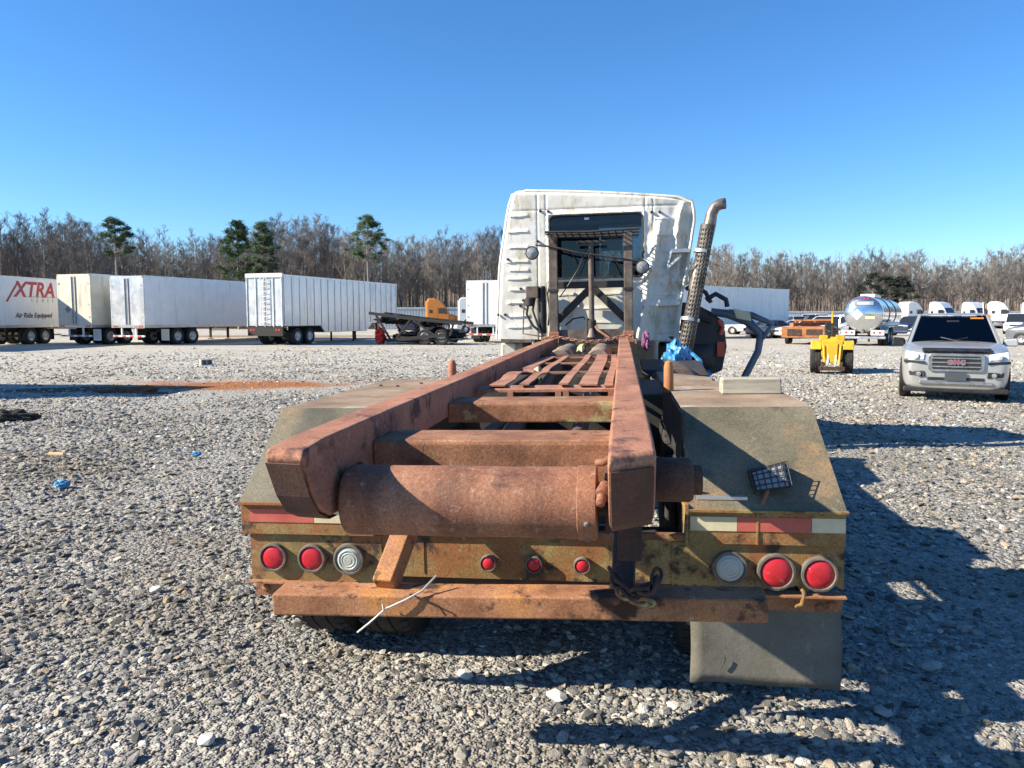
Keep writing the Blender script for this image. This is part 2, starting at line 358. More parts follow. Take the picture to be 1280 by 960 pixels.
    out = patch(-30, 60, 16, 5, 0.2, (0.33,0.22,0.13), out)
    L.new(out, b.inputs['Base Color']); b.inputs['Roughness'].default_value = 0.92; b.inputs['Specular IOR Level'].default_value = 0.25
    ad = _n(nt, 'ShaderNodeMath', operation='MULTIPLY_ADD'); L.new(v2.outputs['Distance'], ad.inputs[0]); ad.inputs[1].default_value = -0.35
    ng = _n(nt, 'ShaderNodeMath', operation='MULTIPLY'); ng.inputs[1].default_value = -1.0; L.new(v1.outputs['Distance'], ng.inputs[0])
    L.new(ng.outputs[0], ad.inputs[2])
    bp = _n(nt, 'ShaderNodeBump'); bp.inputs['Strength'].default_value = 0.9; bp.inputs['Distance'].default_value = 0.04
    L.new(ad.outputs[0], bp.inputs['Height']); L.new(bp.outputs[0], b.inputs['Normal'])
    return m
M_GROUND = ground_material()
def axis_steps(lo, hi, fine, far):
    a = []; x = lo
    while x <= hi + 1e-6: a.append(x); x += fine
    s = fine; x = a[-1]; up = []
    while x < far: s *= 1.35; x += s; up.append(x)
    s = fine; x = a[0]; dn = []
    while x > -far: s *= 1.35; x -= s; dn.append(x)
    return dn[::-1] + a + up
xs, ys = axis_steps(-14, 14, 0.25, 2500), axis_steps(-5, 22, 0.25, 2500)
mb = MB(); nx, ny = len(xs), len(ys)
mb.v = [(x, y, hgt(x, y)) for y in ys for x in xs]
mb.f = [(j*nx+i, j*nx+i+1, (j+1)*nx+i+1, (j+1)*nx+i) for j in range(ny-1) for i in range(nx-1)]
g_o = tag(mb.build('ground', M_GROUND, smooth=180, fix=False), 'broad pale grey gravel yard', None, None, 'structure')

# ------------------------------------------------------------------ loose crushed stone
def stone_mesh(seed, npts):
    rr = random.Random(seed); bm = bmesh.new()
    sx, sy, sz = rr.uniform(0.75, 1.35), rr.uniform(0.6, 1.0), rr.uniform(0.34, 0.62)
    for _ in range(npts):
        v = Vector((rr.gauss(0,1), rr.gauss(0,1), rr.gauss(0,1))).normalized() * rr.uniform(0.8, 1.0)
        bm.verts.new((v.x*sx, v.y*sy, v.z*sz))
    res = bmesh.ops.convex_hull(bm, input=bm.verts)
    bmesh.ops.delete(bm, geom=[e for e in res['geom_interior'] if isinstance(e, bmesh.types.BMVert)], context='VERTS')
    me = bpy.data.meshes.new('stone'); bm.to_mesh(me); bm.free()
    return me
def stone_material():
    m = bpy.data.materials.new('crushed_stone'); m.use_nodes = True
    nt = m.node_tree; L = nt.links; b = nt.nodes['Principled BSDF']
    oi = _n(nt, 'ShaderNodeObjectInfo'); r = _n(nt, 'ShaderNodeValToRGB'); e = r.color_ramp.elements
    e[0].position, e[0].color = 0, (0.09,0.09,0.084,1); e[1].position, e[1].color = 1, (0.66,0.62,0.53,1)
    for p, c in ((0.25,(0.18,0.178,0.166)), (0.5,(0.27,0.262,0.24)), (0.70,(0.35,0.337,0.30)), (0.80,(0.33,0.285,0.215)), (0.86,(0.42,0.32,0.21)), (0.92,(0.45,0.425,0.37))):
        q = e.new(p); q.color = (*c, 1)
    L.new(oi.outputs['Random'], r.inputs[0])
    tc = _n(nt, 'ShaderNodeTexCoord'); nz = _n(nt, 'ShaderNodeTexNoise'); nz.inputs['Scale'].default_value = 2.2; nz.inputs['Detail'].default_value = 6
    L.new(tc.outputs['Object'], nz.inputs['Vector'])
    mr = _n(nt, 'ShaderNodeMapRange'); mr.inputs[1].default_value = 0.3; mr.inputs[2].default_value = 0.7; mr.inputs[3].default_value = 0.7; mr.inputs[4].default_value = 1.25
    L.new(nz.outputs['Fac'], mr.inputs[0])
    mu = _n(nt, 'ShaderNodeMix', data_type='RGBA', blend_type='MULTIPLY'); mu.inputs[0].default_value = 1
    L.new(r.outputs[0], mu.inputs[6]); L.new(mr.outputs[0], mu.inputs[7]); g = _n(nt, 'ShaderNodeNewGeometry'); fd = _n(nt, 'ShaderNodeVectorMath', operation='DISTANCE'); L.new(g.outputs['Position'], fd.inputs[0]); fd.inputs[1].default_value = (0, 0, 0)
    fm = _n(nt, 'ShaderNodeMapRange'); fm.inputs[1].default_value = 6; fm.inputs[2].default_value = 26; fm.inputs[3].default_value = 0.95; fm.inputs[4].default_value = 1.5  # stones brightened with distance too, to go with the sheet
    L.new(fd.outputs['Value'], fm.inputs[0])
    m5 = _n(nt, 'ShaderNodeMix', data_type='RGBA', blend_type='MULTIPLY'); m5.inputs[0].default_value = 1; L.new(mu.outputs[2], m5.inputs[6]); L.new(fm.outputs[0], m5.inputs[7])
    ns = _n(nt, 'ShaderNodeTexNoise'); ns.inputs['Scale'].default_value = 0.38; ns.inputs['Detail'].default_value = 8; ns.inputs['Roughness'].default_value = 0.65   # same dirt as on the sheet
    L.new(g.outputs['Position'], ns.inputs['Vector'])
    rs_ = _n(nt, 'ShaderNodeMapRange'); rs_.inputs[1].default_value = 0.48; rs_.inputs[2].default_value = 0.66; rs_.inputs[4].default_value = 0.85
    L.new(ns.outputs['Fac'], rs_.inputs[0])
    m6 = _n(nt, 'ShaderNodeMix', data_type='RGBA', blend_type='MULTIPLY'); L.new(rs_.outputs[0], m6.inputs[0]); L.new(m5.outputs[2], m6.inputs[6]); m6.inputs[7].default_value = (0.74, 0.69, 0.60, 1)
    L.new(m6.outputs[2], b.inputs['Base Color'])
    b.inputs['Roughness'].default_value = 0.88; b.inputs['Specular IOR Level'].default_value = 0.3
    bp = _n(nt, 'ShaderNodeBump'); bp.inputs['Strength'].default_value = 0.4; bp.inputs['Distance'].default_value = 0.1
    n2 = _n(nt, 'ShaderNodeTexNoise'); n2.inputs['Scale'].default_value = 6; n2.inputs['Detail'].default_value = 5; L.new(tc.outputs['Object'], n2.inputs['Vector'])
    L.new(n2.outputs['Fac'], bp.inputs['Height']); L.new(bp.outputs[0], b.inputs['Normal'])
    return m
M_STONE = stone_material()
stones = bpy.data.collections.new('stone_kinds')
for k in range(12):
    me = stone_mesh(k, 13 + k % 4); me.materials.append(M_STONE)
    stones.objects.link(bpy.data.objects.new('stone_kind', me))
def gravel_object():
    # a fan-shaped bed that carries how dense and how big the loose stone lies
    rs = []; r = 1.3
    while r < 46: rs.append(r); r *= 1.045
    na = 90; v = []; f = []; dens = []; size = []; fine = []
    for r in rs:
        for k in range(na + 1):
            a = -R(50) + R(100) * k / na
            d = FWH * math.cos(a) + RTH * math.sin(a)
            x, y = CAM.x + d.x * r, CAM.y + d.y * r
            v.append((x, y, hgt(x, y) + 0.002))
            n = mnoise.noise((x*0.55, y*0.55, 0.0)) + 0.5 * mnoise.noise((x*1.7, y*1.7, 3.0))
            n2 = mnoise.noise((x*0.25 + 9, y*0.25, 7.0))
            cov = max(0.06, min(1.15, 0.74 + 1.05 * n))
            s = 0.0165 + 0.0011 * min(r, 12) + 0.004 * n2                      # half size
            if r > 12: s = 0.0285 + 0.0007 * (r - 12)
            full = 0.85 / (s * s * 3.0)
            k2 = 1.0 if r < 11 else max(0.0, 1 - (r - 11) / 34) ** 1.5
            cl = math.hypot((x + 9.9) / 4.6, (y - 14.4) / 2.2)
            if cl < 1.15: cov *= 0.08 if cl < 0.85 else 0.4
            dens.append(full * cov * k2); size.append(s)
            fine.append(1700 * max(0, (7.5 - r) / 7.5) * (1.2 - 0.6 * cov))
    m1 = na + 1
    for j in range(len(rs) - 1):
        for k in range(na): f.append((j*m1+k, j*m1+k+1, (j+1)*m1+k+1, (j+1)*m1+k))
    me = bpy.data.meshes.new('gravel'); me.from_pydata(v, [], f)
    for nm, dat in (('dens', dens), ('size', size), ('fine', fine)):
        at = me.attributes.new(nm, 'FLOAT', 'POINT'); at.data.foreach_set('value', dat)
    me.materials.append(M_STONE)
    o = bpy.data.objects.new('gravel', me); col.objects.link(o)
    ng = bpy.data.node_groups.new('scatter', 'GeometryNodeTree')
    ng.interface.new_socket('Geometry', in_out='INPUT', socket_type='NodeSocketGeometry')
    ng.interface.new_socket('Geometry', in_out='OUTPUT', socket_type='NodeSocketGeometry')
    gi, go = ng.nodes.new('NodeGroupInput'), ng.nodes.new('NodeGroupOutput')
    L = ng.links; jn = ng.nodes.new('GeometryNodeJoinGeometry')
    ci = ng.nodes.new('GeometryNodeCollectionInfo'); ci.inputs['Collection'].default_value = stones
    ci.inputs['Separate Children'].default_value = True; ci.inputs['Reset Children'].default_value = True
    def attr(n):
        a = ng.nodes.new('GeometryNodeInputNamedAttribute'); a.data_type = 'FLOAT'; a.inputs['Name'].default_value = n; return a.outputs['Attribute']
    for sd_, dn, const in ((1, 'dens', None), (5, 'fine', 0.0075)):
        dp = ng.nodes.new('GeometryNodeDistributePointsOnFaces'); dp.inputs['Seed'].default_value = sd_
        L.new(gi.outputs[0], dp.inputs['Mesh']); L.new(attr(dn), dp.inputs['Density'])
        ip = ng.nodes.new('GeometryNodeInstanceOnPoints'); ip.inputs['Pick Instance'].default_value = True
        L.new(dp.outputs['Points'], ip.inputs['Points']); L.new(ci.outputs[0], ip.inputs['Instance'])
        rv = ng.nodes.new('FunctionNodeRandomValue'); rv.data_type = 'FLOAT_VECTOR'
        rv.inputs[0].default_value = (-0.5, -0.5, 0); rv.inputs[1].default_value = (0.5, 0.5, 6.283); rv.inputs['Seed'].default_value = sd_ + 10
        L.new(rv.outputs[0], ip.inputs['Rotation'])
        rf = ng.nodes.new('FunctionNodeRandomValue'); rf.data_type = 'FLOAT'; rf.inputs['Seed'].default_value = sd_ + 20
        rf.inputs[2].default_value = 0.0; rf.inputs[3].default_value = 1.0
        pw = ng.nodes.new('ShaderNodeMath'); pw.operation = 'POWER'; pw.inputs[1].default_value = 2.8; L.new(rf.outputs[1], pw.inputs[0])
        ma = ng.nodes.new('ShaderNodeMath'); ma.operation = 'MULTIPLY_ADD'; ma.inputs[1].default_value = 1.55; ma.inputs[2].default_value = 0.50; L.new(pw.outputs[0], ma.inputs[0])
        mu = ng.nodes.new('ShaderNodeMath'); mu.operation = 'MULTIPLY'; L.new(ma.outputs[0], mu.inputs[0])
        if const: mu.inputs[1].default_value = const
        else: L.new(attr('size'), mu.inputs[1])
        L.new(mu.outputs[0], ip.inputs['Scale'])
        L.new(ip.outputs[0], jn.inputs[0])
    L.new(jn.outputs[0], go.inputs[0])
    md = o.modifiers.new('scatter', 'NODES'); md.node_group = ng
    return o
tag(gravel_object(), 'loose grey crushed stone covering the yard', None, None, 'stuff')

# ================================================================== THE ROLL-OFF TRUCK
T = empty('roll_off_truck', (0,0,0), (0, -0.02, 0))
tag(T, 'wrecked roll-off hoist truck with rusty rails and battered white cab', 'truck')

# --- hoist rails
def rail(s, yend):
    yb = 6.15; dz = 0.008
    zt = lambda y: 1.392 + dz * (y + 1.4); zb = lambda y: 1.175 + dz * (y + 1.4)
    poly = [(yb, zb(yb)+0.07), (yb, zt(yb)), (3.4, zt(3.4)+0.003), (1.0, zt(1)-0.004), (-0.6, zt(-.6)), (yend + 0.16, zt(yend)), (yend + 0.015, zt(yend) - 0.010), (yend, zt(yend) - 0.03),
            (yend + 0.055, zb(yend) + 0.085), (yend + 0.105, zb(yend) + 0.03), (yend + 0.17, zb(yend) + 0.0), (yend + 0.30, zb(yend) - 0.006), (yend + 0.42, zb(yend) + 0.01), (yend + 0.56, zb(yend) + 0.075)]
    m = MB().prism(poly, 'x', 0.37 * s, 0.48 * s)
    out = []
    for x, y, z in m.v:
        if abs(abs(x) - 0.48) < 1e-6 and y < yend + 0.26:
            if y < yend + 0.22: y += 0.085 if s > 0 else 0.02
            if z < 1.25: x -= 0.0 * s
        out.append((x, y, z))
    m.v = out
    return m.build('hoist_rail', M_RAIL, T, bevel=0.010, seg=3)
rail(-1, -1.38); rail(1, -1.45)
# plates added over the rail ends, their shade put into a darker rust
M_ENDSHADE = pm('end_shade_rust', [(0.3,(0.045,0.022,0.016)),(0.55,(0.10,0.048,0.034)),(0.75,(0.16,0.08,0.056))], 6, rough=0.85, bump=0.4, bscale=120, bdist=0.003, grain=0.3)
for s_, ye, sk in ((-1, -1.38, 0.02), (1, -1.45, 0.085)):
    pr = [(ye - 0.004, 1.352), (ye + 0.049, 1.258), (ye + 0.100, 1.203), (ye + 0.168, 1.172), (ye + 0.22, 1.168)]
    MB().grid(lambda u, v: (lambda i, f: (s_ * (0.376 + 0.098 * u), pr[i][0] + (pr[i+1][0]-pr[i][0])*f + sk*(0.05 + 0.9*u) - 0.0005, pr[i][1] + (pr[i+1][1]-pr[i][1])*f - 0.003))(min(int(v*4), 3), v*4 - min(int(v*4), 3)), 2, 8).build('end_shade_plate', M_ENDSHADE, T, solid=0.003)
# worn inner lip on the right rail and weld beads
for s, y0 in ((1, -0.62), (-1, -0.7)):
    rr = random.Random(4 + s)
    MB().tube([(0.366*s, y0 + 0.0 + 0.004*rr.uniform(-1,1), 1.31 - 0.02*k) for k in range(8)], 0.008, 6).build('weld_bead', M_STRAP, T, smooth=60)

# --- rear roller
prof = [(0.03,-0.35),(0.092,-0.35),(0.097,-0.338),(0.0955,-0.2),(0.096,-0.05),(0.0948,0.1),(0.096,0.27),(0.0955,0.285)]
ro = MB().lathe(prof, (0,-1.12,1.20), (1,0,0), 48).build('rear_roller', M_ROLL, T, smooth=40)
MB().lathe([(0.095,0.285),(0.099,0.287),(0.099,0.333),(0.093,0.336),(0.03,0.336)], (0,-1.12,1.20), (1,0,0), 48).build('roller_collar', M_ROLL, ro, smooth=40)
for a in (R(-20), R(-62)):
    d = Vector((0, -math.cos(a), math.sin(a)))
    c = Vector((0.312, -1.12, 1.20)) + d * 0.099
    MB().lathe([(0.0001,0.006),(0.006,0.005),(0.009,0.0),(0.009,-0.003)], c, d, 10).build('bolt', M_RING, ro, smooth=50)
MB().cyl((0.33,-1.12,1.20), (0.40,-1.12,1.20), 0.035, 16).build('roller_shaft', M_DARKRUST, T, smooth=40)
MB().cyl((-0.40,-1.12,1.20), (-0.33,-1.12,1.20), 0.035, 16).build('roller_shaft', M_DARKRUST, T, smooth=40)
gf = MB(); gf.lathe([(0.0001,-0.055),(0.012,-0.05),(0.013,-0.02),(0.020,-0.018),(0.020,0.02),(0.017,0.03)], (0.352,-1.19,1.245), (0.1,0.9,0.35), 12)
gf.build('grease_fitting', M_ROLL, T, smooth=40)
MB().tube([(0.338,-1.15,1.315),(0.352,-1.17,1.318),(0.368,-1.16,1.325)], 0.010, 8).build('weld_lump', M_ROLL, T, smooth=60)
MB().box(-0.37,-0.358,-1.10,-0.98,1.12,1.28).build('roller_hanger', M_DARKRUST, T, bevel=0.004)
MB().box(0.355,0.37,-1.14,-1.0,1.12,1.27).build('roller_hanger', M_DARKRUST, T, bevel=0.004)
# side rollers outside the rails
for s in (1, -1):
    sr = MB().lathe([(0.02,0),(0.058,0),(0.062,0.01),(0.062,0.10),(0.055,0.11),(0.042,0.112),(0.042,0.135),(0.02,0.136)], (0.485*s,-0.98,1.235), (s,0,0), 28)
    sr.build('side_roller', M_DARKRUST, T, smooth=40)

# --- cross members between the rails
def cross(y0, y1, z0, z1, ch):
    poly = [(y0, z0), (y0, z1 - ch*0.75), (y0 + ch, z1), (y1, z1), (y1, z0)]
    return MB().prism(poly, 'x', -0.37, 0.37)
cross(-0.86, -0.64, 1.13, 1.325, 0.012).build('cross_member', M_BEAM, T, bevel=0.008)
cross(0.18, 0.44, 1.235, 1.325, 0.012).build('cross_member', M_BEAM, T, bevel=0.008)
for y in (4.1, 6.0): MB().box(-0.37,0.37,y,y+0.1,1.20,1.34).build('cross_member', M_DARKRUST, T, bevel=0.006)

# --- strap lattice
MB().prism([(0.78,1.325),(0.84,1.338),(0.90,1.338),(0.90,1.33),(0.845,1.33),(0.79,1.317),(0.79,1.312),(0.78,1.312)], 'x', -0.345, 0.365).build('lattice_angle', M_STRAP, T)
for x, w_ in ((-0.19,0.03),(0.06,0.03),(0.10,0.03),(0.33,0.03)):
    MB().box(x, x+w_, 0.775, 0.782, 1.235, 1.318).build('lattice_tab', M_STRAP, T)
def strap(x0, w0, y0, y1, wav, seed):
    rr = random.Random(seed); n = 26; m = MB()
    def fn(u, v):
        y = y0 + (y1 - y0) * v
        t = max(0, 1 - abs(v - 0.30) / 0.14)
        x = x0 + w0 * u + wav * 0.04 * t + 0.006 * math.sin(v * 7 + seed)
        z = 1.345 + 0.006 * math.sin(v * 5 + seed) + wav * 0.022 * math.sin(min(1, max(0, (v - 0.12) / 0.3)) * 2 * PI) * (1 if v < 0.42 else 0)
        return (x, y, z)
    m.grid(fn, 2, n)
    return m.build('strap', M_STRAP, T, solid=0.008)
for i, (x0, w0, wav) in enumerate(((-0.29,0.085,1.0), (-0.135,0.05,0.35), (0.07,0.05,0.1), (0.18,0.095,0.1), (0.315,0.045,0.0))):
    strap(x0, w0, 0.80, 3.85, wav, i)
for i, y in enumerate((1.83, 2.85, 3.72)):
    MB().bar((-0.355, y, 1.335), (0.365, y + 0.02, 1.338), 0.03, 0.014).build('lattice_bar', M_STRAP, T)

# --- lifting cylinders and clutter between the rails
for x, r_, y0 in ((-0.20,0.125,4.25), (0.17,0.12,4.3)):
    MB().lathe([(0.02,0),(r_*0.9,0.0),(r_,0.03),(r_,0.55),(r_*1.06,0.56),(r_*1.06,0.62),(r_,0.63),(r_,1.5),(0.05,1.5)], (x,y0,1.27), (0,1,0), 24).build('hydraulic_cylinder', M_DUST, T, smooth=40)
    MB().cyl((x,0.6,1.06),(x,y0+0.1,1.24),0.045,14).build('piston_rod', M_BROWNSTEEL, T, smooth=40)
MB().tube([(-0.03,4.4,1.34),(0.0,4.9,1.40),(0.02,5.4,1.36),(0.03,6.0,1.44)], 0.02, 8).build('hose', M_BLACKP, T, smooth=60)
MB().tube([(0.02,4.2,1.30),(0.04,4.8,1.37),(0.00,5.3,1.39),(0.05,6.1,1.42)], 0.018, 8).build('hose', M_BLACKP, T, smooth=60)
MB().hexa([(-0.055,4.5,1.33),(0.01,4.45,1.33),(0.03,4.7,1.36),(-0.04,4.72,1.36),(-0.04,4.52,1.40),(0.01,4.5,1.41),(0.02,4.66,1.43),(-0.03,4.68,1.42)]).build('yellow_valve', pm('valve_yellow', [(0.3,(0.42,0.36,0.12)),(0.7,(0.58,0.52,0.26))], 9, rough=0.6), T, bevel=0.008)

# --- chassis under the hoist
for s in (-1, 1):
    MB().prism([(0.05,0.74),(9.9,0.74),(9.9,0.98),(0.05,1.02)], 'x', 0.37*s, 0.45*s).build('chassis_rail', M_BLACK, T)
for y in (0.2, 1.6, 3.0, 5.0): MB().box(-0.37,0.37,y,y+0.12,0.78,0.96).build('chassis_member', M_BLACK, T)
MB().cyl((0,2.4,0.62),(0,7.5,0.8),0.05,12).build('drive_shaft', M_BLACK, T, smooth=40)
MB().box(-0.9,-0.48,3.2,4.9,0.62,1.15).build('hydraulic_tank', M_BLACK, T, bevel=0.04)
MB().box(0.52,0.95,2.5,3.9,0.66,1.12).build('battery_box', M_BLACK, T, bevel=0.03)
MB().lathe([(0.02,0),(0.26,0.0),(0.29,0.04),(0.29,1.2),(0.26,1.24),(0.02,1.24)], (0.92,4.4,0.92), (0,1,0), 24).build('fuel_tank', M_BROWNSTEEL, T, smooth=40)

# --- tail panel
tp = MB().box(-0.66,0.66,0.005,0.02,0.585,0.772).build('tail_panel', M_OLIVE, T)
MB().box(-0.66,0.70,-0.014,0.02,0.775,0.80).build('panel_lip', M_BEAM, tp)
MB().box(-0.455,-0.451,0.001,0.005,0.60,0.77).build('weld_seam', M_OLIVE, tp); MB().box(0.385,0.390,0.001,0.005,0.60,0.77).build('weld_seam', M_DARKRUST, tp)
MB().box(-0.66,0.72,0.022,0.04,0.52,0.77).build('back_plate', M_DARKRUST, tp)
def ragged(name, x0, x1, z0, z1, y, mat, seed, amp):
    rr = random.Random(seed); n = 44
    top = [(x0 + (x1-x0)*i/n, z1) for i in range(n+1)]
    bot = []; a = 0
    for i in range(n+1):
        a = a * 0.6 + rr.uniform(-amp, amp); bot.append((x0 + (x1-x0)*i/n, z0 + a))
    return MB().prism(top + bot[::-1], 'y', y, y + 0.008).build(name, mat, T)
lb = ragged('lamp_panel', -1.245, -0.64, 0.545, 0.765, 0.0, M_OLIVE, 3, 0.010)
rb = ragged('lamp_panel', 0.60, 1.275, 0.585, 0.765, 0.0, M_OLIVE, 8, 0.012)
for s, zz in ((-1, 0.50), (1, 0.51)):
    x0, x1 = (-1.245, -0.75) if s < 0 else (0.75, 1.28)
    MB().prism([(-0.03, zz+0.045), (-0.03, zz+0.052), (0.03, zz+0.055), (0.036, zz+0.047), (0.036, zz-0.03), (0.028, zz-0.03), (0.028, zz+0.042)], 'x', x0, x1).build('lower_flange', M_BUMP, T)
for p in ((-1.195, 0.505), (1.235, 0.51), (1.19, 0.50)):
    MB().lathe([(0.0001,0.016),(0.010,0.015),(0.018,0.008),(0.018,0)], (p[0], 0.028, p[1]), (0,-1,0), 6).build('bolt', M_BUMP, T)
MB().tube([(1.10,0.03,0.60),(1.12,-0.02,0.575),(1.11,-0.03,0.53),(1.09,-0.01,0.51)], 0.010, 6).build('torn_strip', M_OLIVE, T, smooth=60)

def lamp(x, z, r, lensm, name, lab=None, deep=0.02):
    la = MB().lathe([(r*1.0,0.0),(r*1.0,deep),(r*0.97,deep+0.006),(r*0.86,deep+0.007),(r*0.81,deep+0.002),(r*0.81,0.0)], (x,0.002,z), (0,-1,0), 36).build(name, M_RING, T, smooth=40)
    if lab: la['label'] = lab
    rl = r * 0.82
    le = MB().lathe([(rl,0.004),(rl,deep-0.004),(rl*0.93,deep+0.002),(rl*0.6,deep+0.007),(rl*0.3,deep+0.009),(0.0001,deep+0.0095)], (x,0.002,z), (0,-1,0), 36).build('lens', lensm, la, smooth=45)
    if lensm is M_CLEAR:
        for q in (0.25, 0.5, 0.72):
            MB().lathe([(rl*q-0.003,deep+0.006),(rl*q,deep+0.0092),(rl*q+0.003,deep+0.006)], (x,0.001,z), (0,-1,0), 30).build('lens_ring', M_CLEAR, le, smooth=60)
    return la
for x in (-1.135, -0.955): lamp(x, 0.66, 0.064, M_RED, 'tail_light')
lamp(-0.785, 0.66, 0.070, M_CLEAR, 'reverse_light')
lamp(0.83, 0.667, 0.070, M_CLEAR, 'reverse_light')
lamp(1.012, 0.655, 0.076, M_RED, 'tail_light'); lamp(1.178, 0.65, 0.072, M_RED, 'tail_light')
for x in (-0.166, 0.03, 0.232): lamp(x, 0.66, 0.036, M_RED, 'marker_light', deep=0.022)

# --- box fenders
for s in (-1, 1):
    xi, xo = 0.665 * s, 1.275 * s
    fe = MB().box(min(xi,xo), max(xi,xo), -0.02, 0.006, 0.765, 0.905).build('fender_skirt', M_OLIVE, T, bevel=0.004)
    if s > 0: MB().box(0.652, 0.664, -0.035, 0.20, 0.765, 0.93).build('fender_gusset', M_OLIVE, T)
    # narrow flange, then the plate that leans forward
    def slope(u, v, s=s):
        x = (0.665 + (1.275 - 0.665 - 0.05 * v) * u) * s
        y = -0.028 + 0.375 * v; z = 0.905 + 0.375 * v
        b = 0.003 * math.sin(u * 5 + s) * math.sin(v * PI)
        return (x, y - b, z + b)
    MB().grid(slope, 8, 8).build('fender_slope', M_SLOPE, T, solid=0.010)
    MB().box(min(xi,xo)-0.004, max(xi,xo)+0.004, -0.045, -0.022, 0.903, 0.912).build('fender_edge', M_OLIVE, T)
    yend = 2.05 if s < 0 else 1.75
    MB().prism([(0.665*s,0.345),(1.225*s,0.345),(1.24*s,yend),(0.665*s,yend)], 'z', 1.272, 1.282).build('fender_top', M_TOP, T)
    MB().prism([(0.012,0.775),(0.012,0.90),(0.345,1.255),(yend,1.255),(yend,1.18),(0.40,1.18),(0.10,0.86)], 'x', 1.20*s, 1.214*s).build('fender_side', M_SLOPE, T)
    MB().box(min(0.655*s,0.665*s), max(0.655*s,0.665*s), 0.22, yend, 1.02, 1.27).build('fender_inner', M_BLACK, T)
    for k, (u, v) in enumerate(((0.12,0.25),(0.2,1.6),(0.6,1.5),(0.85,1.55),(0.4,1.7))):
        if k and s > 0: continue
        x = (0.70 + 0.5*u) * s
        if k: MB().lathe([(0.0001,0.010),(0.010,0.008),(0.014,0)], (x, v, 1.282), (0,0,1), 8).build('bolt', M_DARKRUST, T)
    # stake peg
    MB().lathe([(0.0001,0.175),(0.018,0.165),(0.026,0.14),(0.027,0),(0.0001,0)], (0.655*s, 1.12 if s > 0 else 1.55, 1.275), (0,0,1), 14).build('stake_peg', pm('peg_orange', [(0.3,(0.28,0.11,0.04)),(0.7,(0.46,0.20,0.08))], 8, rough=0.85, bump=0.4) if s > 0 else M_RAIL, T, smooth=40)
MB().tube([(-1.12,0.025,0.968),(-1.128,0.024,0.974)], 0.010, 8).build('bolt_hole', M_BLACK, T)
# tape
def tape(x0, x1, mat, name):
    MB().box(x0, x1, -0.0235, -0.0200, 0.822, 0.880).build(name, mat, T)
tape(-1.232,-0.935,M_TAPER,'red_tape'); tape(-0.933,-0.70,M_TAPEW,'white_tape')
tape(0.672,0.856,M_TAPEW,'white_tape'); tape(0.858,0.935,M_TAPER,'red_tape'); tape(0.939,1.143,M_TAPER,'red_tape'); tape(1.145,1.272,M_TAPEW,'white_tape')
MB().box(0.932,0.939,-0.026,-0.02,0.768,0.905).build('skirt_seam', M_OLIVE, T)
# chalk figures on the left plate
pts = [[(-1.045,0.0),(-1.03,0.022),(-1.008,0.020),(-1.005,0.0),(-1.03,-0.028),(-1.045,-0.045),(-1.015,-0.035),(-0.99,-0.042)], [(-0.93,0.02),(-0.95,0.025),(-0.962,0.008),(-0.94,-0.008),(-0.935,-0.026),(-0.958,-0.032)]]
for pl in pts:
    MB().tube([(x, 0.236 + q*0.72 - 0.0095, 1.175 + q*0.72 + 0.0045) for x, q in pl], 0.0035, 5).build('chalk_mark', M_CHALK, T, smooth=60)

# --- bumper and its brackets
ang = -0.022
def bz(x): return -ang * x
def bump_tube():
    m = MB(); n = 24; rr = random.Random(2)
    prof = [(-0.5,0.615),(-0.5,0.70),(-0.375,0.705),(-0.375,0.615)]
    for i in range(n):
        xa, xb = -0.905 + 1.80*i/n, -0.905 + 1.80*(i+1)/n
    def ring(x):
        w = 0.004 * math.sin(x*5) + 0.003 * math.sin(x*13)
        return [(x, y - w, z + bz(x) + 0.5*w) for y, z in prof]
    xs_ = [-0.905 + 1.80*i/n for i in range(n+1)]
    base = []
    for x in xs_: m.v += ring(x)
    for i in range(n):
        for k in range(4):
            k2 = (k+1) % 4; m.f.append((i*4+k, i*4+k2, (i+1)*4+k2, (i+1)*4+k))
    m.f.append((3,2,1,0)); m.f.append(tuple(n*4+k for k in range(4)))
    return m
bumper = bump_tube().build('bumper', M_BUMP, T, bevel=0.010, seg=3)
MB().bar((-0.487,-0.435,0.700), (-0.43,-0.06,1.00), 0.082, 0.082).build('bumper_bracket', M_BUMP, T, bevel=0.008)
MB().bar((0.40,-0.435,0.712), (0.42,-0.06,1.00), 0.082, 0.082).build('bumper_bracket', M_DARKRUST, T, bevel=0.008)
MB().box(0.385,0.465,-0.62,-0.54,0.88,1.18).build('rail_foot', M_DARKRUST, T, bevel=0.006)
MB().tube([(-0.37,-0.507,0.70),(-0.32,-0.512,0.685),(-0.26,-0.512,0.66),(-0.235,-0.511,0.625)], 0.003, 5).build('thin_cable', M_BLACKP, T, smooth=60)

# --- mud flap
def flap(u, v):
    x = 0.675 + 0.60 * u + 0.006 * math.sin(v * 4); z = 0.155 + 0.40 * v
    y = 0.045 + 0.012 * math.sin(u * 4.2) * (1 - v) - 0.012 * (1 - v) ** 2
    return (x, y, z + 0.004 * math.sin(u * 9))
MB().grid(flap, 12, 10).build('mud_flap', M_FLAP, T, solid=0.010, smooth=60)
MB().tube([(0.80,0.028,0.225),(0.815,0.028,0.25),(0.82,0.028,0.27)], 0.003, 5).build('flap_cut', M_BLACK, T)

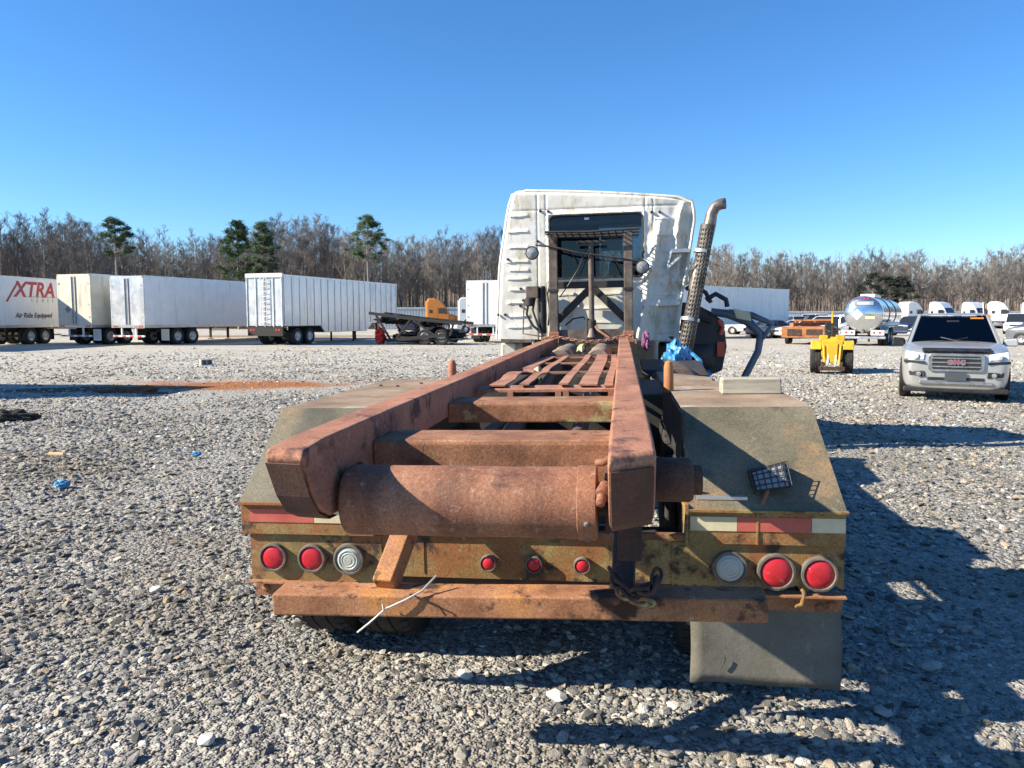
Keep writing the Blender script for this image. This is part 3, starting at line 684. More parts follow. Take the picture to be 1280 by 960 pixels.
# --- wheels
def tyre_mesh(r, wd, lugs):
    m = MB(); hw = wd / 2
    m.lathe([(r*0.56,-hw*0.8),(r*0.62,-hw*0.92),(r*0.80,-hw*1.0),(r*0.93,-hw*0.96),(r*0.985,-hw*0.86),(r,-hw*0.6),(r,-hw*0.32),(r*0.975,-hw*0.30),(r*0.975,-hw*0.24),(r,-hw*0.22),(r,hw*0.22),(r*0.975,hw*0.24),(r*0.975,hw*0.30),(r,hw*0.32),(r,hw*0.6),(r*0.985,hw*0.86),(r*0.93,hw*0.96),(r*0.80,hw),(r*0.62,hw*0.92),(r*0.56,hw*0.8)], (0,0,0), (1,0,0), 40)
    for k in range(lugs):
        a = 2*PI*k/lugs
        for s in (-1, 1):
            c, sn = math.cos(a), math.sin(a)
            p = Vector((s*hw*0.62, c*(r-0.002), sn*(r-0.002))); q = Vector((s*hw*0.9, c*(r-0.012), sn*(r-0.012)))
            m.bar(p, q, 0.03, 0.016, up=(0, c, sn))
    return m
tyre0 = tyre_mesh(0.515, 0.275, 44).build('tyre', M_TYRE, None, smooth=40)
rim0 = MB().lathe([(0.29,-0.11),(0.30,-0.125),(0.275,-0.12),(0.25,-0.06),(0.17,0.02),(0.10,0.03),(0.09,0.06),(0.0001,0.06)], (0,0,0), (1,0,0), 32).build('rim', M_RIM, None, smooth=40)
first = True
def wheel(x, y, flip, name='wheel'):
    global first
    wh = empty(name, (x, y, 0.515 - 0.02*x - 0.012)); wh.parent = T; wh.rotation_euler = (0, 0, PI if flip else 0)
    if first: t, r_ = tyre0, rim0; first = False
    else:
        t, r_ = tyre0.copy(), rim0.copy(); col.objects.link(t); col.objects.link(r_)
    t.parent = wh; r_.parent = wh
for y in (0.85, 2.2):
    for s in (-1, 1):
        wheel(1.135*s, y, s < 0); wheel(0.80*s, y, s > 0)
    MB().cyl((-0.9,y,0.515),(0.9,y,0.515),0.075,14).build('axle', M_BLACK, T, smooth=40)
    MB().ball((0,y,0.515),0.21,16,10).build('differential', M_BLACK, T, smooth=60)
for s in (-1, 1): wheel(1.05*s, 9.0, s < 0)
MB().cyl((-0.95,9.0,0.5),(0.95,9.0,0.5),0.06,12).build('axle', M_BLACK, T, smooth=40)

# --- caged work light on the right fender plate
wl = MB().hexa([(0.928,0.00,0.977),(1.072,-0.005,1.0),(1.065,0.075,0.995),(0.925,0.08,0.975),(0.913,0.045,1.052),(1.058,0.04,1.094),(1.055,0.11,1.08),(0.912,0.115,1.045)])
wlo = wl.build('work_light', M_BLACKP, T, bevel=0.006)
A, B, Cc, D_ = (Vector(wl.v[i]) for i in (0, 1, 5, 4))
nrm = (B - A).cross(D_ - A).normalized(); nrm = nrm if nrm.y < 0 else -nrm
MB().hexa([A+nrm*.001+(Cc-A)*.08, B+nrm*.001+(D_-B)*.08, Cc+nrm*.001+(A-Cc)*.08, D_+nrm*.001+(B-D_)*.08, A+nrm*.004+(Cc-A)*.08, B+nrm*.004+(D_-B)*.08, Cc+nrm*.004+(A-Cc)*.08, D_+nrm*.004+(B-D_)*.08]).build('lamp_glass', M_LAMPGLASS, wlo)
for i in range(7):
    t = i / 6; MB().tube([A.lerp(B,t)+nrm*.012, D_.lerp(Cc,t)+nrm*.012], 0.0025, 5).build('cage_bar', M_BLACKP, wlo)
for i in range(5):
    t = i / 4; MB().tube([A.lerp(D_,t)+nrm*.012, B.lerp(Cc,t)+nrm*.012], 0.0025, 5).build('cage_bar', M_BLACKP, wlo)
MB().tube([(0.985,0.03,1.0),(0.975,0.015,0.965),(0.955,-0.005,0.925)], 0.010, 8).build('light_bracket', M_BEAM, T, smooth=60)
MB().box(0.70,0.90,-0.002,0.03,0.945,0.958).build('loose_bracket', M_GALV, T)
MB().tube([(0.72,0.02,0.97),(0.78,0.03,0.955),(0.86,0.03,0.952),(0.93,0.03,0.965),(0.96,0.05,1.0)], 0.005, 6).build('lamp_cable', M_BLACKP, T, smooth=60)
MB().box(1.19,1.26,0.95,1.08,1.225,1.268).build('side_bracket', M_BLACK, T); MB().box(1.20,1.235,1.08,1.6,1.286,1.30).build('side_bracket', M_BROWNSTEEL, T)

# --- rack behind the cab
YR = 6.38
for x in (-0.435, 0.485):
    MB().hexa([(x-0.055,YR-0.05,1.40),(x+0.055,YR-0.05,1.40),(x+0.055,YR+0.05,1.40),(x-0.055,YR+0.05,1.40),(x-0.052,YR-0.04,2.71),(x+0.052,YR-0.04,2.71),(x+0.052,YR+0.04,2.71),(x-0.052,YR+0.04,2.71)]).build('rack_post', M_BROWNSTEEL, T, bevel=0.008)
    MB().box(x-0.065,x+0.065,YR-0.075,YR+0.075,1.38,1.52).build('post_foot', M_RAIL, T, bevel=0.006)
    MB().box(x-0.062,x+0.062,YR-0.058,YR+0.058,2.02,2.05).build('post_band', M_BLACK, T)
MB().cyl((0.035,YR,1.48),(0.030,YR,2.62),0.034,14).build('center_rod', M_BROWNSTEEL, T, smooth=40)
MB().lathe([(0.034,0),(0.055,0.01),(0.055,0.20),(0.034,0.22)], (0.035,YR,1.45), (0,0,1), 14).build('rod_sleeve', M_BLACK, T, smooth=40)
MB().cyl((-0.02,YR,1.42),(-0.02,YR,1.68),0.03,10).build('rod_lever', M_BLACK, T, smooth=40)
MB().tube([(0.06,YR-.02,1.60),(0.12,YR-.06,1.53),(0.25,YR-.1,1.44)], 0.016, 8).build('rod_link', M_STRAP, T, smooth=50)
MB().lathe([(0.0001,0.11),(0.02,0.10),(0.045,0.02),(0.05,0)], (0.03,YR-0.10,1.45), (0,0,1), 12).build('grease_cup', M_DUST, T, smooth=40)
MB().prism([(-0.38,1.36),(0.43,1.36),(0.43,1.545),(0.10,1.545),(0.06,1.46),(0.0,1.46),(-0.04,1.545),(-0.38,1.545)], 'y', YR-0.01, YR+0.01).build('rack_base_plate', M_BROWNSTEEL, T)
MB().bar((-0.40,YR+0.12,2.10),(0.45,YR+0.12,2.10),0.05,0.085).build('rack_beam', M_BLACK, T, bevel=0.006)
MB().bar((0.02,YR+0.12,2.06),(-0.40,YR+0.12,1.66),0.05,0.09).build('rack_brace', M_BLACK, T, bevel=0.006)
MB().bar((0.05,YR+0.12,2.06),(0.45,YR+0.12,1.66),0.05,0.09).build('rack_brace', M_BLACK, T, bevel=0.006)
MB().bar((-0.40,YR+0.1,1.75),(-0.40,YR+0.1,1.5),0.05,0.05).build('rack_brace', M_BLACK, T); MB().bar((0.45,YR+0.1,1.75),(0.45,YR+0.1,1.5),0.05,0.05).build('rack_brace', M_BLACK, T)
# top platform of bent bars
for k in range(3): MB().tube([(-0.52,YR-0.14+0.16*k,2.74-0.012*k),(0.0,YR-0.14+0.16*k,2.725-0.012*k),(0.62,YR-0.14+0.16*k,2.745-0.02*k)], 0.014, 8).build('platform_bar', M_BLACK, T, smooth=60)
for k in range(12):
    x = -0.48 + 0.09*k; MB().tube([(x,YR-0.15,2.735),(x+0.02,YR+0.2,2.70)], 0.008, 6).build('platform_slat', M_BLACK, T, smooth=60)
MB().box(-0.14,0.22,YR-0.06,YR+0.02,2.60,2.63).build('platform_plate', M_BLACK, T, bevel=0.004)
MB().tube([(-0.65,YR,2.60),(-0.45,YR-.06,2.57),(-0.1,YR-.05,2.48),(0.3,YR-.05,2.42),(0.62,YR-.03,2.36)], 0.013, 8).build('lamp_rail', M_BLACK, T, smooth=60)
MB().tube([(-0.46,YR-.06,2.70),(-0.36,YR-.05,2.55),(-0.20,YR-.02,2.48),(-0.16,YR,2.40)], 0.009, 6).build('wiring', M_BLACKP, T, smooth=60)
MB().tube([(-0.02,YR-.03,2.55),(-0.12,YR-.02,2.30),(-0.25,YR,2.1),(-0.36,YR,1.95)], 0.007, 6).build('wiring', M_BLACKP, T, smooth=60)
MB().tube([(0.30,YR-.05,2.45),(0.42,YR-.03,2.20),(0.60,YR,2.28)], 0.008, 6).build('wiring', M_BLACKP, T, smooth=60)
MB().tube([(-0.30,YR+.1,1.60),(-0.20,YR+.1,1.68),(-0.08,YR+.1,1.70),(0.0,YR+.1,1.62)], 0.010, 6).build('wiring', M_BLACKP, T, smooth=60)
for x, z in ((-0.69,2.50), (0.655,2.29)):
    la = MB().lathe([(0.03,-0.09),(0.07,-0.05),(0.085,0),(0.085,0.02),(0.074,0.022)], (x,YR-0.04,z), (0,-1,0), 24).build('round_work_light', M_BLACKP, T, smooth=40)
    MB().lathe([(0.078,0.014),(0.06,0.026),(0.0001,0.034)], (x,YR-0.04,z), (0,-1,0), 24).build('lens', M_LAMPGLASS, la, smooth=50)
# canister and box on the cab's left
MB().lathe([(0.02,0),(0.048,0),(0.05,0.02),(0.05,0.56),(0.04,0.60),(0.0001,0.60)], (-0.60,6.58,1.50), (0,0,1), 20).build('air_canister', M_BLACKP, T, smooth=40)
MB().box(-0.80,-0.64,6.50,6.62,1.95,2.10).build('relay_box', M_BROWNSTEEL, T, bevel=0.012)
MB().lathe([(0.05,0),(0.06,0.01),(0.06,0.1),(0.02,0.12)], (-0.76,6.55,1.85), (0,0,1), 14).build('relay_can', M_BLACK, T, smooth=40)
MB().tube([(-0.77,6.56,1.92),(-0.80,6.55,1.75),(-0.72,6.54,1.6),(-0.62,6.54,1.52)], 0.016, 8).build('hose', M_BLACKP, T, smooth=60)
MB().tube([(-0.69,6.56,1.95),(-0.72,6.54,1.80),(-0.66,6.53,1.62),(-0.58,6.5,1.44)], 0.014, 8).build('hose', M_BLACKP, T, smooth=60)
MB().tube([(-0.84,6.63,1.92),(-0.86,6.62,1.50),(-0.60,6.60,1.46)], 0.010, 6).build('pipe', M_BROWNSTEEL, T, smooth=60)
MB().tube([(-0.48,6.6,2.2),(-0.53,6.55,2.0),(-0.5,6.5,1.8),(-0.52,6.5,1.6)], 0.012, 6).build('hose', M_BLACKP, T, smooth=60)

# --- cab: dented rear wall swept forward to the windscreen
YC = 6.70
def lerp_t(tab, t):
    for (a, x), (b, y) in zip(tab, tab[1:]):
        if t <= b: return x + (y - x) * (t - a) / (b - a)
    return tab[-1][1]
XL = [(0,-1.225),(0.5,-1.165),(0.85,-1.05),(0.93,-1.015),(1,-0.995)]
XR = [(0,1.10),(0.15,1.115),(0.35,1.16),(0.5,1.215),(0.7,1.27),(0.85,1.31),(1,1.295)]
ZB = lambda u: 1.435 - 0.06 * u
ZT = lambda u: 3.335 - 0.175 * u + 0.02 * math.sin(u * PI)
def outline(u, v):
    vv = v
    xl, xr = lerp_t(XL, vv), lerp_t(XR, vv)
    if v > 0.93:
        k = (v - 0.93) / 0.07; r_ = 0.10 * (1 - math.sqrt(max(0, 1 - k * k)))
        xl += r_; xr -= r_
    z = ZB(u) + (ZT(u) - ZB(u)) * v
    return xl + (xr - xl) * u, z
WX0, WX1, WZ0, WZ1 = -0.50, 0.665, 2.20, 2.985     # rear window opening
def sstep(a, b, x):
    t = max(0, min(1, (x - a) / (b - a))); return t * t * (3 - 2 * t)
RIBS_Z = [1.58,1.72,1.89,2.06,2.20,2.31,2.42,2.60,2.80,3.00]
def dent(x, z):
    d = 0.0
    def rib(x0, x1, z0, h=0.016, w=0.016):
        if x < x0 or x > x1: return 0
        e = sstep(x0, x0+.03, x) * (1 - sstep(x1-.03, x1, x))
        t = (z - z0) / w
        if z < z0: return h * e * math.exp(-(t*2.2)**2)
        return h * e * math.exp(-(t*0.55)**2)
    for i, z0 in enumerate(RIBS_Z):
        d += rib(-1.08 + 0.03*(i % 2), -0.76, z0)
        if 2.0 < z0 or z0 < 1.95: d += rib(0.80, 1.08, z0 - 0.10, 0.012)
    for z0 in (1.62,1.80,1.98):
        d += rib(-0.42, 0.50, z0, 0.010)
    for x0 in (-0.66, -0.55, 0.70, 0.80):           # stamped seams
        d -= 0.010 * math.exp(-((x - x0) / 0.010) ** 2) * (1 if z > 2.75 or abs(x0) in (0.66, 0.8) else 0.5)
    d -= 0.008 * math.exp(-((z - 3.07) / 0.012) ** 2)
    # window surround
    inx = max(WX0 - x, x - WX1, WZ0 - z, z - WZ1)
    d += 0.018 * math.exp(-((inx - 0.02) / 0.022) ** 2)
    # crash damage on the right
    q = sstep(0.62, 1.25, x + 0.10 * (2.2 - z))
    d -= 0.14 * q * (0.4 + 0.6 * sstep(3.2, 2.2, z))
    cr = x - (0.90 - 0.20 * (2.9 - z)); d += 0.075 * math.exp(-(cr / 0.06) ** 2) * sstep(3.05, 2.7, z)
    cr2 = x - (1.17 - 0.10 * (3.0 - z) + 0.05 * math.sin(z * 4)); d += 0.06 * math.exp(-(cr2 / 0.045) ** 2) * sstep(1.6, 1.9, z) * sstep(3.15, 3.0, z)
    cr3 = z - (2.30 - 0.5 * (x - 0.75)); d += 0.04 * math.exp(-(cr3 / 0.06) ** 2) * sstep(0.6, 0.8, x)
    n = mnoise.noise((x * 4.0, z * 4.0, 1.0)) * 0.6 + mnoise.noise((x * 9.0, z * 9.0, 4.0)) * 0.3
    rdg = (0.22 - abs(mnoise.noise((x * 3.1 + z, z * 2.3 - x, 9.0)))) + 0.5 * (0.2 - abs(mnoise.noise((x * 7.0, z * 5.0, 2.0))))
    d += rdg * 0.10 * sstep(0.60, 0.85, x) * sstep(3.12, 2.7, z)
    d += n * (0.006 + 0.022 * sstep(0.62, 0.9, x) * sstep(3.1, 2.6, z))
    return d
def wall_fn(u, v):
    x, z = outline(u, v)
    edge = min(u, 1 - u, (1 - v) * 0.8) * 2.4
    rnd = 0.05 * (1 - sstep(0, 0.055, edge))
    return (x, YC + rnd - dent(x, z) * sstep(0, 0.04, edge), z)
def in_window(u, v):
    x, z = outline(u, v)
    x0, x1, z0, z1 = WX0, WX1, WZ0, WZ1
    if not (x0 < x < x1 and z0 < z < z1): return False
    r_ = 0.07
    dx, dz = max(x0 + r_ - x, 0, x - x1 + r_), max(z0 + r_ - z, 0, z - z1 + r_)
    return dx * dx + dz * dz < r_ * r_
cab = MB().grid(wall_fn, 170, 150, in_window).build('cab_rear_wall', M_WHITE, T, smooth=24)
# sides and roof
def shell(u, v):
    # u runs up the left side, over the roof and down the right side; v runs forward
    n1, n2 = 0.38, 0.62
    if u < n1: x, z = outline(0, u / n1)
    elif u < n2: x, z = outline((u - n1) / (n2 - n1), 1)
    else: x, z = outline(1, (1 - u) / (1 - n2))
    y = YC + 0.05 + 1.55 * v - (0.30 * max(0, (z - 2.0) / 1.3) * v)
    k = 1 - 0.06 * v
    return (x * k + 0.03 * (v > 0) * 0, y, z if z < 2.4 else z - (z - 2.4) * 0.12 * v * v)
SIDE_WIN = lambda u, v: (0.5 < v < 0.9) and (0.17 < u < 0.33 or 0.67 < u < 0.83)
MB().grid(shell, 60, 24, SIDE_WIN).build('cab_shell', M_WHITE, T, smooth=60)
# drip rim round the back edge
rim_pts = []
for i in range(41):
    t = i / 40
    if t < 0.36: p = outline(0, t / 0.36 * 0.999)
    elif t < 0.64: p = outline((t - 0.36) / 0.28, 0.999)
    else: p = outline(1, (1 - t) / 0.36 * 0.999)
    rim_pts.append((p[0], YC + 0.05, p[1] + 0.0))
MB().tube(rim_pts, 0.020, 8).build('cab_rim', M_WHITE, T, smooth=60)
# front of the cab
MB().prism([(-1.13,1.38),(1.04,1.33),(1.12,2.15),(-1.08,2.18)], 'y', 8.18, 8.22).build('firewall', M_WHITE, T)
MB().add([(-1.08,8.20,2.18),(1.12,8.20,2.15),(1.20,7.98,3.0),(-0.95,7.98,3.05)], [(0,1,2,3)]).build('windscreen', M_GLASS, T)
MB().box(-1.1,1.05,YC+0.1,8.2,1.40,1.43).build('cab_floor', M_BLACKP, T)
MB().hexa([(-1.05,7.75,1.43),(1.0,7.75,1.43),(1.0,8.18,1.43),(-1.05,8.18,1.43),(-1.05,7.70,2.12),(1.0,7.70,2.12),(1.0,8.18,2.18),(-1.05,8.18,2.18)]).build('dashboard', M_BLACKP, T, bevel=0.03)
for x in (-0.62, 0.5):
    MB().box(x-0.26,x+0.26,6.98,7.12,1.6,2.42).build('seat_back', M_BLACKP, T, bevel=0.05); MB().box(x-0.26,x+0.26,7.0,7.5,1.55,1.75).build('seat', M_BLACKP, T, bevel=0.05)
MB().lathe([(0.21,0),(0.225,0.015),(0.24,0),(0.225,-0.015),(0.21,0)], (-0.62,7.62,2.15), (0,-0.8,0.6), 24).build('steering_wheel', M_BLACKP, T, smooth=60)
# rear glass and its frame
def rrect(x0, x1, z0, z1, r_, n=6):
    pts = []
    for cx, cz, a0 in ((x1-r_,z1-r_,0),(x0+r_,z1-r_,90),(x0+r_,z0+r_,180),(x1-r_,z0+r_,270)):
        for k in range(n+1):
            a = R(a0 + 90*k/n); pts.append((cx + r_*math.cos(a), cz + r_*math.sin(a)))
    return pts
gl = rrect(WX0-0.015, WX1+0.015, WZ0-0.015, WZ1+0.015, 0.08)
MB().add([(x, YC + 0.012, z) for x, z in gl], [tuple(range(len(gl)))]).build('rear_window', M_GLASS, T)
fr = rrect(WX0-0.005, WX1+0.005, WZ0-0.005, WZ1+0.005, 0.075)
MB().tube([(x, YC - 0.012, z) for x, z in fr + fr[:1]], 0.014, 6, False).build('window_gasket', M_BLACKP, T, smooth=60)
MB().box(-0.06,0.0,YC-0.002,YC+0.01,2.93,2.955).build('window_label', M_GALV, T)
MB().box(0.12,0.42,7.75,7.78,2.62,2.86).build('visor_panel', M_WHITE2, T); MB().box(-0.95,1.15,6.9,7.95,3.0,3.06).build('headliner', M_BLACKP, T); MB().box(-0.95,1.2,7.93,7.99,2.96,3.2).build('cab_header', M_WHITE, T); MB().box(-0.9,0.1,7.55,7.58,2.15,2.95).build('dark_screen', M_BLACKP, T)  # black screen added inside to darken the left of the rear window
# small fittings on the wall
rr = random.Random(11)
for x, z in ((-0.62,3.06),(-0.52,3.05),(0.78,2.99),(0.88,2.99),(-0.66,2.68),(-1.05,2.46),(-0.89,2.08),(-0.81,2.08),(-0.86,1.93),(-1.19,1.75),(-1.1,1.75),(0.68,2.50),(-0.9,1.86)):
    MB().lathe([(0.0001,0.02),(0.012,0.018),(0.018,0.0),(0.018,-0.02)], (x, YC - 0.012, z), (0,-1,0), 8).build('grommet', M_BLACKP, T, smooth=60)
MB().box(0.74,1.13,YC-0.02,YC+0.06,1.82,1.90).build('stack_bracket', M_WHITE, T, bevel=0.006)
MB().box(1.02,1.24,YC-0.10,YC+0.02,2.47,2.52).build('stack_bracket', M_GALV, T, bevel=0.005)
MB().bar((1.02,YC-0.03,2.50),(0.96,YC-0.0,2.28),0.012,0.03).build('stack_brace', M_GALV, T); MB().bar((0.96,YC,2.28),(1.14,YC-0.06,2.44),0.012,0.03).build('stack_brace', M_GALV, T)
MB().box(-1.16,-0.72,YC-0.01,YC+0.2,1.385,1.425).build('cab_sill', M_BROWNSTEEL, T)
MB().lathe([(0.02,0),(0.06,0),(0.065,0.02),(0.065,0.14),(0.02,0.16)], (-0.83,6.8,1.26), (0,0,1), 16).build('cab_mount', M_BLACK, T, smooth=40)
# lower side fairing, hood, fenders
MB().hexa([(-1.22,6.95,0.55),(-1.0,6.95,0.55),(-1.0,8.1,0.55),(-1.22,8.1,0.55),(-1.19,6.85,1.38),(-0.98,6.85,1.38),(-1.0,8.1,1.38),(-1.19,8.1,1.38)]).build('side_fairing', M_WHITE, T, bevel=0.03)
MB().hexa([(0.92,6.95,0.55),(1.12,6.95,0.55),(1.12,8.1,0.55),(0.92,8.1,0.55),(0.90,6.85,1.32),(1.10,6.85,1.32),(1.12,8.1,1.32),(0.92,8.1,1.32)]).build('side_fairing', M_BLACK, T, bevel=0.03)
MB().hexa([(-0.95,8.2,0.8),(0.95,8.2,0.8),(0.75,10.3,0.7),(-0.75,10.3,0.7),(-0.95,8.2,2.1),(0.95,8.2,2.1),(0.62,10.2,1.65),(-0.62,10.2,1.65)]).build('hood', M_WHITE, T, bevel=0.12, seg=4)
for s in (-1, 1):
    MB().prism([(8.35,0.75),(8.40,1.05),(8.7,1.22),(9.3,1.22),(9.65,1.0),(9.75,0.65),(10.2,0.55),(10.25,1.1),(9.6,1.38),(8.4,1.42),(8.28,1.0)], 'x', 0.80*s, 1.2*s).build('front_fender', M_WHITE, T, bevel=0.04)
MB().box(-1.15,1.15,10.2,10.4,0.4,0.72).build('front_bumper', M_CHROME, T, bevel=0.05)
# left mirror
MB().box(-1.30,-1.19,7.62,7.70,2.38,2.95).build('mirror', M_BLUEM, T, bevel=0.02)
MB().tube([(-1.25,7.66,2.4),(-1.2,7.7,2.3),(-1.1,7.75,2.28)], 0.015, 8).build('mirror_arm', M_BLACKP, T, smooth=60)

M_STACK = pm('burnt_pipe', [(0.3,(0.10,0.085,0.07)),(0.55,(0.24,0.21,0.18)),(0.75,(0.42,0.36,0.29))], 4, rough=0.42, metal=0.6, bump=0.1, layers=[((0.16,0.09,0.05),0.52,0.7,5)])
M_DARKGUARD = pm('stack_guard_steel', [(0.3,(0.03,0.028,0.026)),(0.55,(0.08,0.072,0.064)),(0.75,(0.17,0.15,0.13))], 5, rough=0.5, metal=0.4, bump=0.1)
# --- exhaust stack, leaning with the dented corner
base, mid, top = Vector((1.165,6.50,1.15)), Vector((1.345,6.53,2.25)), Vector((1.475,6.55,2.80))
pipe = [base, base.lerp(mid,0.5), mid, top, Vector((1.495,6.55,2.92)), Vector((1.535,6.55,3.00)), Vector((1.60,6.55,3.035)), Vector((1.66,6.55,3.04))]
st = MB().tube(pipe, [0.085,0.085,0.085,0.075,0.068,0.066,0.066,0.066], 20, caps=False)
exh = st.build('exhaust_stack', M_STACK, T, smooth=60, solid=0.004)
MB().lathe([(0.062,-0.02),(0.0001,-0.02)], (1.64,6.55,3.039), (1,0,0), 18).build('stack_mouth', M_BLACK, exh)
ax = (top - base).normalized(); uu = ax.cross(Vector((0,1,0))).normalized(); vv = ax.cross(uu)
def guard(u, v):
    a = R(-80) + R(200) * u; p = base.lerp(top, 0.02 + 0.97 * v)
    bend = Vector((-0.028 * math.sin(PI * v), 0, 0))
    return p - bend*0.3 + (uu * math.cos(a) + vv * math.sin(a)) * (0.108)
def gskip(u, v):
    i, j = int(u * 30), int(v * 120)
    return i % 3 == 1 and j % 4 in (1, 2) and 0 < i < 29 and 2 < j < 117
MB().grid(guard, 30, 120, gskip).build('stack_guard', M_DARKGUARD, exh, smooth=60, solid=0.003)
for t in (0.30, 0.80):
    p = base.lerp(top, t); MB().lathe([(0.106,-0.02),(0.115,-0.02),(0.115,0.02),(0.106,0.02)], p + Vector((-0.02,0,0)), ax, 24).build('stack_clamp', M_GALV, exh, smooth=40)

# --- torn-open right door
dp = [(1.20,0.92),(1.62,0.86),(1.78,0.92),(1.84,1.25),(1.80,1.60),(1.62,1.74),(1.40,1.86),(1.22,1.88)]
dr = MB().prism(dp, 'y', 7.72, 7.80).build('torn_door', M_BLACKP, T, bevel=0.03)
def pock(u, v):
    x = 1.26 + 0.42 * u; z = 0.95 + 0.34 * v
    return (x, 7.70 - 0.07 * math.sin(u * PI) * math.sin(v * PI) ** 0.6, z)
MB().grid(pock, 10, 10).build('door_pocket', M_BLACKP, dr, smooth=60)
MB().box(1.70,1.80,7.66,7.70,1.12,1.32).build('door_reflector', M_REDP, dr)
MB().tube([(1.72,7.70,1.62),(1.78,7.68,1.52),(1.74,7.68,1.42)], 0.03, 8).build('door_strap', M_REDP, dr, smooth=60)
MB().tube([(1.55,7.70,1.90),(1.68,7.68,1.98),(1.82,7.70,1.90),(1.84,7.70,1.80)], 0.035, 8).build('door_handle', M_BLACKP, dr, smooth=60)
MB().tube([(1.28,7.70,2.05),(1.38,7.68,2.12),(1.55,7.70,2.00),(1.62,7.70,1.86)], 0.03, 8).build('door_seal', M_BLACKP, dr, smooth=60)
MB().tube([(1.30,7.66,1.2),(1.34,7.64,1.5),(1.45,7.62,1.66),(1.62,7.64,1.6)], 0.03, 8).build('grab_handle', M_BLACKP, dr, smooth=60)
fp = [(1.62,7.70,1.74),(1.85,7.68,1.70),(2.10,7.66,1.60),(2.28,7.66,1.42),(2.24,7.64,1.18),(2.10,7.60,0.92),(1.98,7.58,0.70)]
MB().tube(fp, [0.05,0.06,0.065,0.06,0.05,0.05,0.045], 8).build('window_frame', M_FRAMEBLUE, dr, smooth=60)
MB().tube([(1.85,7.64,1.74),(2.15,7.62,1.68),(2.42,7.62,1.56),(2.30,7.62,1.36)], [0.03,0.045,0.045,0.03], 8).build('window_frame', M_FRAMEBLUE, dr, smooth=60)
MB().add([(1.90,7.60,1.78),(2.12,7.58,1.72),(2.14,7.58,1.60),(1.95,7.60,1.64)], [(0,1,2,3)]).build('frame_trim', M_TAPEW, dr, solid=0.01)

# ------------------------------------------------------------------ things on and around the truck
def place_on_truck(o): return o
# chain across the rails
def chain(path, n, name, label, mat, size, cat='chain'):
    root = empty(name, path[0]); o0 = Vector(path[0])
    # resample
    P = [Vector(p) for p in path]; seg = [(b - a).length for a, b in zip(P, P[1:])]; tot = sum(seg)
    def at(t):
        d = t * tot
        for i, s in enumerate(seg):
            if d <= s or i == len(seg) - 1: return P[i].lerp(P[i+1], min(1, d / s)), (P[i+1] - P[i]).normalized()
            d -= s
    link = None
    for k in range(n):
        c, d = at((k + 0.5) / n)
        if link is None:
            m = MB(); ring = []
            for q in range(17):
                a = 2 * PI * q / 16
                ring.append((size * 0.62 * math.sin(a), size * (1.0 * math.cos(a) + 0.25 * (1 if math.cos(a) > 0 else -1)), 0))
            m.tube(ring, size * 0.26, 6, False)
            link = m.build('link', mat, root, smooth=60); lo = link
        else:
            lo = link.copy(); col.objects.link(lo); lo.parent = root
        q = d.to_track_quat('Y', 'Z').to_matrix().to_4x4() @ Matrix.Rotation(R(40) if k % 2 else R(-50), 4, 'Y')
        lo.matrix_local = Matrix.Translation(c - o0) @ q
    return tag(root, label, cat)
chain([(-0.56,5.42,1.30),(-0.50,5.45,1.46),(-0.36,5.46,1.475),(-0.15,5.40,1.44),(0.0,5.38,1.425),(0.2,5.42,1.44),(0.36,5.46,1.485),(0.50,5.46,1.49),(0.55,5.44,1.36)], 30, 'chain', 'rusty chain draped across the two hoist rails below the rack', M_STRAP, 0.022)
chain([(0.345,-0.47,0.80),(0.37,-0.52,0.775),(0.41,-0.545,0.755),(0.45,-0.55,0.765),(0.49,-0.53,0.775),(0.505,-0.49,0.81)], 8, 'chain', 'short rusty chain looped round the bumper bracket', M_DARKRUST, 0.027)
chain([(0.36,-0.48,0.745),(0.40,-0.525,0.735),(0.445,-0.54,0.725),(0.475,-0.53,0.715)], 5, 'chain', 'loose end of thick rusty chain lying on the bumper', M_BEAM, 0.027)
# white wire over the bumper
wire = MB().tube([(-0.30,-0.44,0.742),(-0.34,-0.505,0.705),(-0.40,-0.515,0.672),(-0.455,-0.52,0.645),(-0.475,-0.52,0.638),(-0.482,-0.52,0.655),(-0.478,-0.522,0.632),(-0.53,-0.53,0.585),(-0.575,-0.535,0.548)], 0.0042, 6).build('wire', pm('wire_white', [(0.55,0.52,0.47)], rough=0.6, bump=0), smooth=60)
tag(wire, 'bent pale wire hanging over the rusty bumper', 'wire')
# timber block on the right fender
bl = MB().hexa([(0.885,0.905,1.300),(1.185,0.90,1.306),(1.19,1.03,1.306),(0.885,1.03,1.300),(0.888,0.91,1.383),(1.18,0.905,1.388),(1.185,1.02,1.388),(0.888,1.02,1.383)]).build('block', M_GREYWOOD, bevel=0.008, seg=3)
tag(bl, 'weathered grey block lying on the right fender top', 'block')
